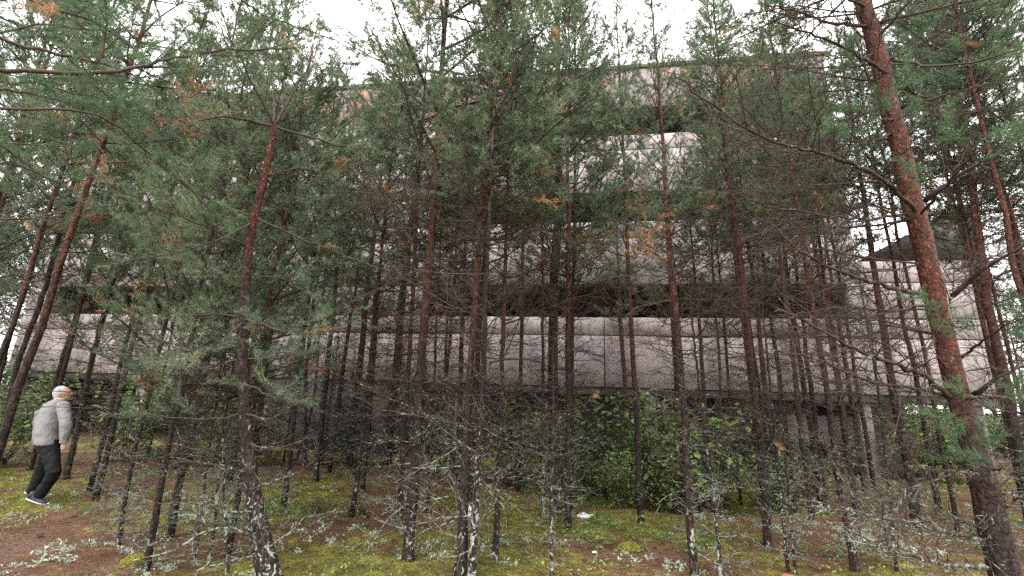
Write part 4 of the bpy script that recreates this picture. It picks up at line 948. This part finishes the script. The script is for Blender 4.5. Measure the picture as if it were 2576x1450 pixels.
# grass wisps
x, y = scatter(26000); z, mo, ea = zof(x, y); m = (cl_(x, y, 41, .8) > .5) & (ea < .3); x, y, z = x[m][:9000], y[m][:9000], z[m][:9000]; n = len(x)
P = np.stack([x, y, z], 1); d = norm(rng.normal(size=(n, 3)) * .5 + np.array([0, 0, 1.])) * rng.uniform(.04, .16, n)[:, None]; sd = norm(np.cross(d, rng.normal(size=(n, 3)))) * .0018
mb = MB(); mb.add(np.stack([P - sd, P + sd, P + d], 1), tris=np.arange(3 * n).reshape(-1, 3)); stuff('grass', mb, ('grass',), 'thin grass wisps')
# dropped twigs
x, y = scatter(700); z, mo, ea = zof(x, y); segs = []
for i in range(700):
    p = np.array([x[i], y[i], z[i] + .012]); a = U(0, 6.28); Q = grow(p, np.array([math.cos(a), math.sin(a), U(-.05, .12)]), U(.08, .4), 4, 0, .12); path_segs(segs, Q, .004, .002)
mb = MB(); segs_to(mb, segs, 3); stuff('fallen_twigs', mb, ('twig',), 'dry twigs dropped on the moss')

# heather tufts
def heather(px, py, h, label):
    p = gp(px, py); r = tag(obj('heather_tuft', None, None, tuple(p)), label, 'plant'); mb = MB(); segs = []; sh = []
    for k in range(60):
        d = norm(np.array([U(-.6, .6), U(-.6, .6), 1.])); Q = grow((U(-.08, .08), U(-.08, .08), 0), d, h * U(.6, 1.1), 3, 0, .1); path_segs(segs, Q, .002, .001)
        for j in (1, 2): sh.append((Q[j], Q[j + 1] - Q[j], h / 3))
    segs_to(mb, segs, 3); needles(mb, [s[0] for s in sh], [s[1] for s in sh], [s[2] for s in sh], 26, .02, .0035, 1); obj('sprigs', mb.mesh('sprigs', ('stem', 'grass')), r)
heather(800, 1298, .26, 'bushy green heather tuft on the moss right of the crooked pine'); heather(912, 1300, .12, 'low heather tuft beside the bushier one')
def cushion(px, py, r_, label):
    p = gp(px, py); mb = MB(); n = 2600; th = rng.random(n) * 6.28; rr = np.sqrt(rng.random(n)) * r_; hz = .07 * np.sqrt(np.maximum(0, 1 - (rr / r_) ** 2))
    P = np.stack([np.cos(th) * rr * 1.2, np.sin(th) * rr, hz], 1); d = norm(rng.normal(size=(n, 3)) * .6 + np.array([0, 0, 1.])) * .022; sd = norm(np.cross(d, rng.normal(size=(n, 3)))) * .006
    mb.add(np.stack([P - sd, P + sd, P + d], 1), tris=np.arange(3 * n).reshape(-1, 3)); tag(obj('moss_cushion', mb.mesh('moss_cushion', ('moss_bright',)), None, tuple(p)), label, 'moss')
MAT['moss_bright'] = leaf_mat('bright_moss', [(.3, (.16, .17, .03)), (.5, (.30, .29, .05)), (.7, (.42, .38, .09))], 9, .3, .8)
cushion(1585, 1385, .12, 'bright yellow moss cushion on the brown litter, below the white bag'); cushion(350, 1418, .14, 'yellow moss cushion at the foot of the slender leaning pine')

# ------------------------------------------------------------------ litter left by people
white = plain('white_plastic', (.62, .60, .64), .45, .12, 12, .4); MAT['white_plastic'] = white; MAT['green_print'] = plain('green_print', (.10, .26, .20), .5); MAT['paper'] = plain('paper', (.70, .66, .60), .8)
MAT['cone'] = plain('cone_brown', (.05, .028, .018), .8, .4, 60)
MAT['rusty'] = plain('rusty_tin', (.30, .11, .06), .8, .35, 25)
import bmesh
def crumple(name, r, flat, label, cat, mat, loc, seed, sx=1.):
    bm = bmesh.new(); bmesh.ops.create_icosphere(bm, subdivisions=4, radius=r); rs = np.random.default_rng(seed); D = norm(rs.normal(size=(16, 3))); A = rs.uniform(.5, 1., 16)
    for v in bm.verts:
        c = np.array(v.co) / r; k = min(A[i] / max(1e-3, float(c @ D[i])) if c @ D[i] > 0 else 9 for i in range(16)); c = c * min(1.1, k) ** .9
        v.co = (c[0] * r * sx, c[1] * r, max(-.2, c[2]) * r * flat)
    me = bpy.data.meshes.new(name); bm.to_mesh(me); bm.free(); me.materials.append(MAT[mat]); o = obj(name, me, None, tuple(loc)); return tag(o, label, cat)
p = gp(1466, 1304); bag = crumple('plastic_bag', .085, .75, 'crumpled white plastic bag lying on the mossy bank', 'bag', 'white_plastic', p + np.array([0, 0, .01]), 5, 1.35)
mb = MB(); mb.add([[.08, -.03, .0], [.18, .0, .045], [.17, .04, .03], [.07, .05, .02], [.09, .01, .05]], tris=[[0, 1, 4], [4, 1, 2], [4, 2, 3], [0, 4, 3]]); obj('bag_flap', mb.mesh('bag_flap', ('white_plastic',)), bag)
p = gp(1181, 1302); jar = root('plastic_bottle', 'white plastic bottle with green stripes stuck behind the paired trunks', 'bottle', p); mb = MB()
prof = [(.0, .045), (.01, .05), (.06, .05), (.065, .046), (.07, .05), (.12, .05), (.15, .042), (.165, .022)]
P = np.array([[0, 0, a] for a, _ in prof]); tube(mb, P, [b for _, b in prof], 20); o = obj('body', mb.mesh('body', ('white_plastic',), True), jar); mb = MB()
tube(mb, [[0, 0, .165], [0, 0, .19]], [.02, .02], 14); obj('cap', mb.mesh('cap', ('white_plastic',)), jar)
for z in (.03, .09):
    mb = MB(); tube(mb, [[0, 0, z], [0, 0, z + .012]], [.0515, .0515], 20); obj('stripe', mb.mesh('stripe', ('green_print',)), jar)
jar.rotation_euler = (R_(4), R_(-9), 0)
crumple('paper_scrap', .06, .3, 'scrap of white paper on the moss behind the path', 'litter', 'paper', gp(277, 1154), 8, 1.6)
crumple('paper_scrap', .022, .7, 'tiny crumpled tissue on the litter near the small dead sapling', 'litter', 'paper', gp(1496, 1390), 9, 1.3)
for i, (a, b) in enumerate([(430, 1196), (188, 1302), (100, 1348)]):
    p = gp(a, b); c = crumple('pine_cone', .03, .8, ['dark pine cone lying at the far side of the path', 'pine cone on the path in front of the man', 'pine cone on the near side of the path'][i], 'cone', 'cone', p + np.array([0, 0, .01]), 20 + i, 1.7)
p = gp(1985, 1466); tin = root('rusty_can', 'rusty orange tin lying flattened at the bottom edge', 'can', p + np.array([0, 0, .03])); mb = MB()
tube(mb, [[-.06, 0, 0], [-.03, .01, .01], [.02, 0, .005], [.06, -.01, 0]], [.036, .04, .034, .038], 16, jit=.08); obj('body', mb.mesh('body', ('rusty',), True), tin)
mb = MB(); tube(mb, [[.06, -.01, 0], [.066, -.011, .001]], [.041, .041], 16); obj('rim', mb.mesh('rim', ('rusty',)), tin)

# ------------------------------------------------------------------ the man
MAT['skin'] = plain('skin', (.40, .23, .18), .55, .12, 40, .1); MAT['hair'] = plain('white_hair', (.42, .41, .42), .7, .2, 160, .8)
MAT['jacket'] = plain('grey_jacket', (.19, .188, .19), .8, .05, 60, .15); MAT['trousers'] = plain('black_trousers', (.006, .006, .008), .8, .3, 50, .3)
MAT['shoe'] = plain('dark_shoes', (.035, .04, .05), .6); MAT['sole'] = plain('pale_sole', (.42, .40, .35), .6); MAT['collar'] = plain('collar_lining', (.42, .36, .27), .8)
MAT['eye'] = plain('eye', (.03, .02, .02), .3)
foot = gp(90, 1268); Ym = foot[1]
def mp(x, y, dd=0.): return at(x, y, Ym + dd) - foot
man = root('person', 'white haired man in a light grey jacket and black trousers walking along the path', 'person', foot)
def remeshed(name, mb, mat, vox, smooth=6, parent=man, extra=None):
    o = obj(name, mb.mesh(name, (mat,), True), parent); r = o.modifiers.new('r', 'REMESH'); r.mode = 'VOXEL'; r.voxel_size = vox; r.use_smooth_shade = True
    s = o.modifiers.new('s', 'SMOOTH'); s.iterations = smooth; s.factor = .5
    if extra: extra(o)
    return o
def blob(mb, c, r, R=None, n=14):
    th = np.linspace(0, math.pi, n); ph = np.linspace(0, 2 * math.pi, 2 * n, endpoint=False); V = np.array([[math.sin(a) * math.cos(b), math.sin(a) * math.sin(b), math.cos(a)] for a in th for b in ph]) * np.array(r)
    if R is not None: V = V @ np.array(R).T
    k = 2 * n; q = [[i * k + j, i * k + (j + 1) % k, (i + 1) * k + (j + 1) % k, (i + 1) * k + j] for i in range(n - 1) for j in range(k)]; mb.add(V + c, quads=q)
def loft(mb, C, A, B, ua, ub, n=24, mi=0):
    """elliptic sections: centres C, half axes A along ua and B along ub"""
    ang = np.arange(n) * 2 * math.pi / n; V = np.array([c + ua * a * math.cos(t) + ub * b * math.sin(t) for c, a, b in zip(C, A, B) for t in ang]); m = len(C)
    q = [[i * n + j, i * n + (j + 1) % n, (i + 1) * n + (j + 1) % n, (i + 1) * n + j] for i in range(m - 1) for j in range(n)]
    V = np.concatenate([V, [C[0]], [C[-1]]]); T = [[m * n, (j + 1) % n, j] for j in range(n)] + [[m * n + 1, (m - 1) * n + j, (m - 1) * n + (j + 1) % n] for j in range(n)]; mb.add(V, tris=T, quads=q, mi=mi)
# he faces right and away from the viewer
fwd = norm(np.array([.86, .51, 0])); lat = np.array([fwd[1], -fwd[0], 0]); upz = np.array([0, 0, 1.])   # lat = his right side, towards the viewer
hip = mp(126, 1122, .05); chest = mp(131, 1040, .05); neck = mp(150, 1006, .08); headc = mp(157, 990, .1)
shR = mp(160, 1022, -.12); elR = mp(166, 1070, -.16); wrR = mp(160, 1116, -.14); shL = mp(104, 1036, .18)
def hand(mb, w, d, side, s=1.):
    d = norm(d); a = norm(np.cross(d, side)); palm = w + d * .05 * s
    tube(mb, [w, w + d * .03, w + d * .09], [.027, .036, .034], 10)
    for i, (o_, l) in enumerate(((-.030, .062), (-.010, .072), (.010, .068), (.028, .052))):
        b = w + d * .085 + side * o_; tube(mb, [b, b + d * l * .5 + a * .006, b + d * l * .8 + a * .022, b + d * l * .85 + a * .036], [.0095, .009, .008, .007], 8)
    b = w + d * .03 - side * .03; tube(mb, [b, b + d * .03 - side * .018 + a * .01, b + d * .058 - side * .016 + a * .022], [.012, .011, .009], 8)
mb = MB()
hd = norm(fwd * 1 + lat * .05 + upz * .14); hu = norm(upz - hd * np.dot(upz, hd)); hl = np.cross(hd, hu); HR = np.stack([hd, hl, hu], 1)
blob(mb, headc, (.100, .077, .108), HR); blob(mb, headc + hd * .035 - hu * .055, (.062, .056, .058), HR); blob(mb, headc + hd * .07 - hu * .088, (.028, .03, .022), HR)
tube(mb, [headc + hd * .085 + hu * .02, headc + hd * .118 - hu * .018, headc + hd * .092 - hu * .03], [.010, .015, .012], 8)
blob(mb, headc + hd * .088 + hu * .028, (.016, .045, .010), HR); blob(mb, headc + hd * .092 - hu * .055, (.014, .024, .007), HR); blob(mb, headc + hd * .09 - hu * .067, (.014, .022, .007), HR)
for s in (1, -1): blob(mb, headc + hl * .078 * s - hd * .012 - hu * .012, (.022, .010, .034), HR)
tube(mb, [headc - hu * .05 - hd * .02, neck, neck - upz * .1], [.060, .062, .075], 14)
loft(mb, [neck - upz * .07, chest, hip], [.09, .15, .14], [.06, .10, .09], lat, fwd)
for sh_, el_, wr_ in ((shR, elR, wrR), (shL, shL + np.array([.02, .03, -.28]), shL + np.array([.16, .06, -.50]))):
    tube(mb, [sh_ + (chest - sh_) * .15 - upz * .03, el_, wr_], [.04, .038, .027], 12); 
hand(mb, wrR, norm(wrR - elR) + fwd * .15, norm(np.cross(norm(wrR - elR), lat))); hand(mb, shL + np.array([.16, .06, -.50]), np.array([.2, .1, -1.]), norm(fwd))
kR = mp(138, 1188, -.06); aR = mp(98, 1250, -.04); kL = mp(108, 1180, .18); aL = mp(82, 1242, .22)
hR = hip + lat * .09; hL = hip - lat * .09
tube(mb, [hR, kR, aR], [.08, .055, .035], 12); tube(mb, [hL, kL, aL], [.08, .055, .035], 12)
remeshed('body', mb, 'skin', .008, 3)
# hair cap: back and sides, thin on top
mb = MB(); blob(mb, headc - hd * .020 + hu * .013, (.098, .082, .107), HR); blob(mb, headc - hd * .05 - hu * .035, (.055, .068, .06), HR)
hair = remeshed('hair', mb, 'hair', .008, 2)
def ring(mb, C, A, B, F, L, mi=0): loft(mb, C, A, B, F, L, mi=mi)
# jacket
mb = MB(); tw = norm(lat * .9 + fwd * .1)
Cs = [mp(122, 1118, .05), mp(122, 1108, .05), mp(123, 1085, .05), mp(127, 1060, .05), mp(131, 1035, .06), mp(138, 1018, .07), mp(147, 1010, .08), mp(151, 1005, .09)]
loft(mb, Cs, [.225, .235, .235, .232, .225, .17, .11, .075], [.165, .175, .17, .165, .15, .13, .10, .07], lat, fwd, 28)
tube(mb, [shR - upz * .0, (shR + elR) / 2, elR, (elR + wrR) / 2, wrR - norm(wrR - elR) * .01], [.082, .078, .074, .066, .052], 16)
tube(mb, [chest - lat * .1 + upz * .06, shL - upz * .03, shL + np.array([.02, .03, -.28]), shL + np.array([.15, .06, -.47])], [.09, .085, .07, .05], 16)
blob(mb, shR, (.085, .085, .08)); blob(mb, shL - upz * .03, (.08, .08, .07)); tube(mb, [wrR - norm(wrR - elR) * .06, wrR], [.054, .056], 16)
blob(mb, mp(98, 1108, .0), (.09, .08, .06))
def wr(o):
    t = bpy.data.textures.new('folds', 'CLOUDS'); t.noise_scale = .09; t.noise_depth = 2; d = o.modifiers.new('d', 'DISPLACE'); d.texture = t; d.strength = .022; d.mid_level = .5
    t2 = bpy.data.textures.new('creases', 'WOOD'); t2.wood_type = 'BANDNOISE'; t2.noise_scale = .12; t2.turbulence = 2; d = o.modifiers.new('d', 'DISPLACE'); d.texture = t2; d.strength = .010; d.mid_level = .5
remeshed('jacket', mb, 'jacket', .009, 4, extra=wr)
mb = MB(); tube(mb, [mp(150, 1008, .085), mp(152, 1003, .09)], [.078, .07], 20, cap=False); o = obj('collar', mb.mesh('collar', ('collar',), True), man)
sd_ = o.modifiers.new('s', 'SOLIDIFY'); sd_.thickness = .008
mb = MB(); loft(mb, [hip + upz * .1, hip, hip - upz * .09], [.19, .195, .17], [.14, .145, .13], lat, fwd)
tube(mb, [hR, (hR + kR) / 2, kR, (kR + aR) / 2, aR - upz * .0], [.115, .10, .09, .08, .072], 16); tube(mb, [hL, (hL + kL) / 2, kL, (kL + aL) / 2, aL], [.115, .10, .085, .078, .07], 16)
def wr2(o):
    t = bpy.data.textures.new('folds', 'CLOUDS'); t.noise_scale = .12; d = o.modifiers.new('d', 'DISPLACE'); d.texture = t; d.strength = .035; d.mid_level = .5
remeshed('trousers', mb, 'trousers', .012, 5, extra=wr2)
def shoe(heel, toe, label=None):
    d = norm(toe - heel); L = np.linalg.norm(toe - heel); sdv = norm(np.cross(d, upz)); u = np.cross(sdv, d); mb = MB()
    loft(mb, [heel + d * L * t + u * h for t, h in ((0, .045), (.12, .05), (.3, .055), (.5, .045), (.75, .035), (.93, .028), (1, .024))], [.025, .036, .038, .044, .046, .034, .012], [.03, .045, .05, .038, .028, .02, .01], sdv, u, 16)
    tube(mb, [heel + d * .06 + u * .05, heel + d * .05 + u * .12], [.045, .04], 12)
    o = obj('shoe', mb.mesh('shoe', ('shoe',), True), man); mb = MB()
    loft(mb, [heel + d * L * t + u * .008 for t in (-.02, .05, .3, .5, .75, .95, 1.03)], [.02, .036, .036, .042, .047, .03, .01], [.012] * 7, sdv, u, 16); obj('sole', mb.mesh('sole', ('sole',), True), o)
shoe(mp(68, 1256, -.04), mp(112, 1271, -.06)); shoe(mp(64, 1240, .22), mp(100, 1252, .20))
print('tris', sum(len(m.polygons) for m in bpy.data.meshes))
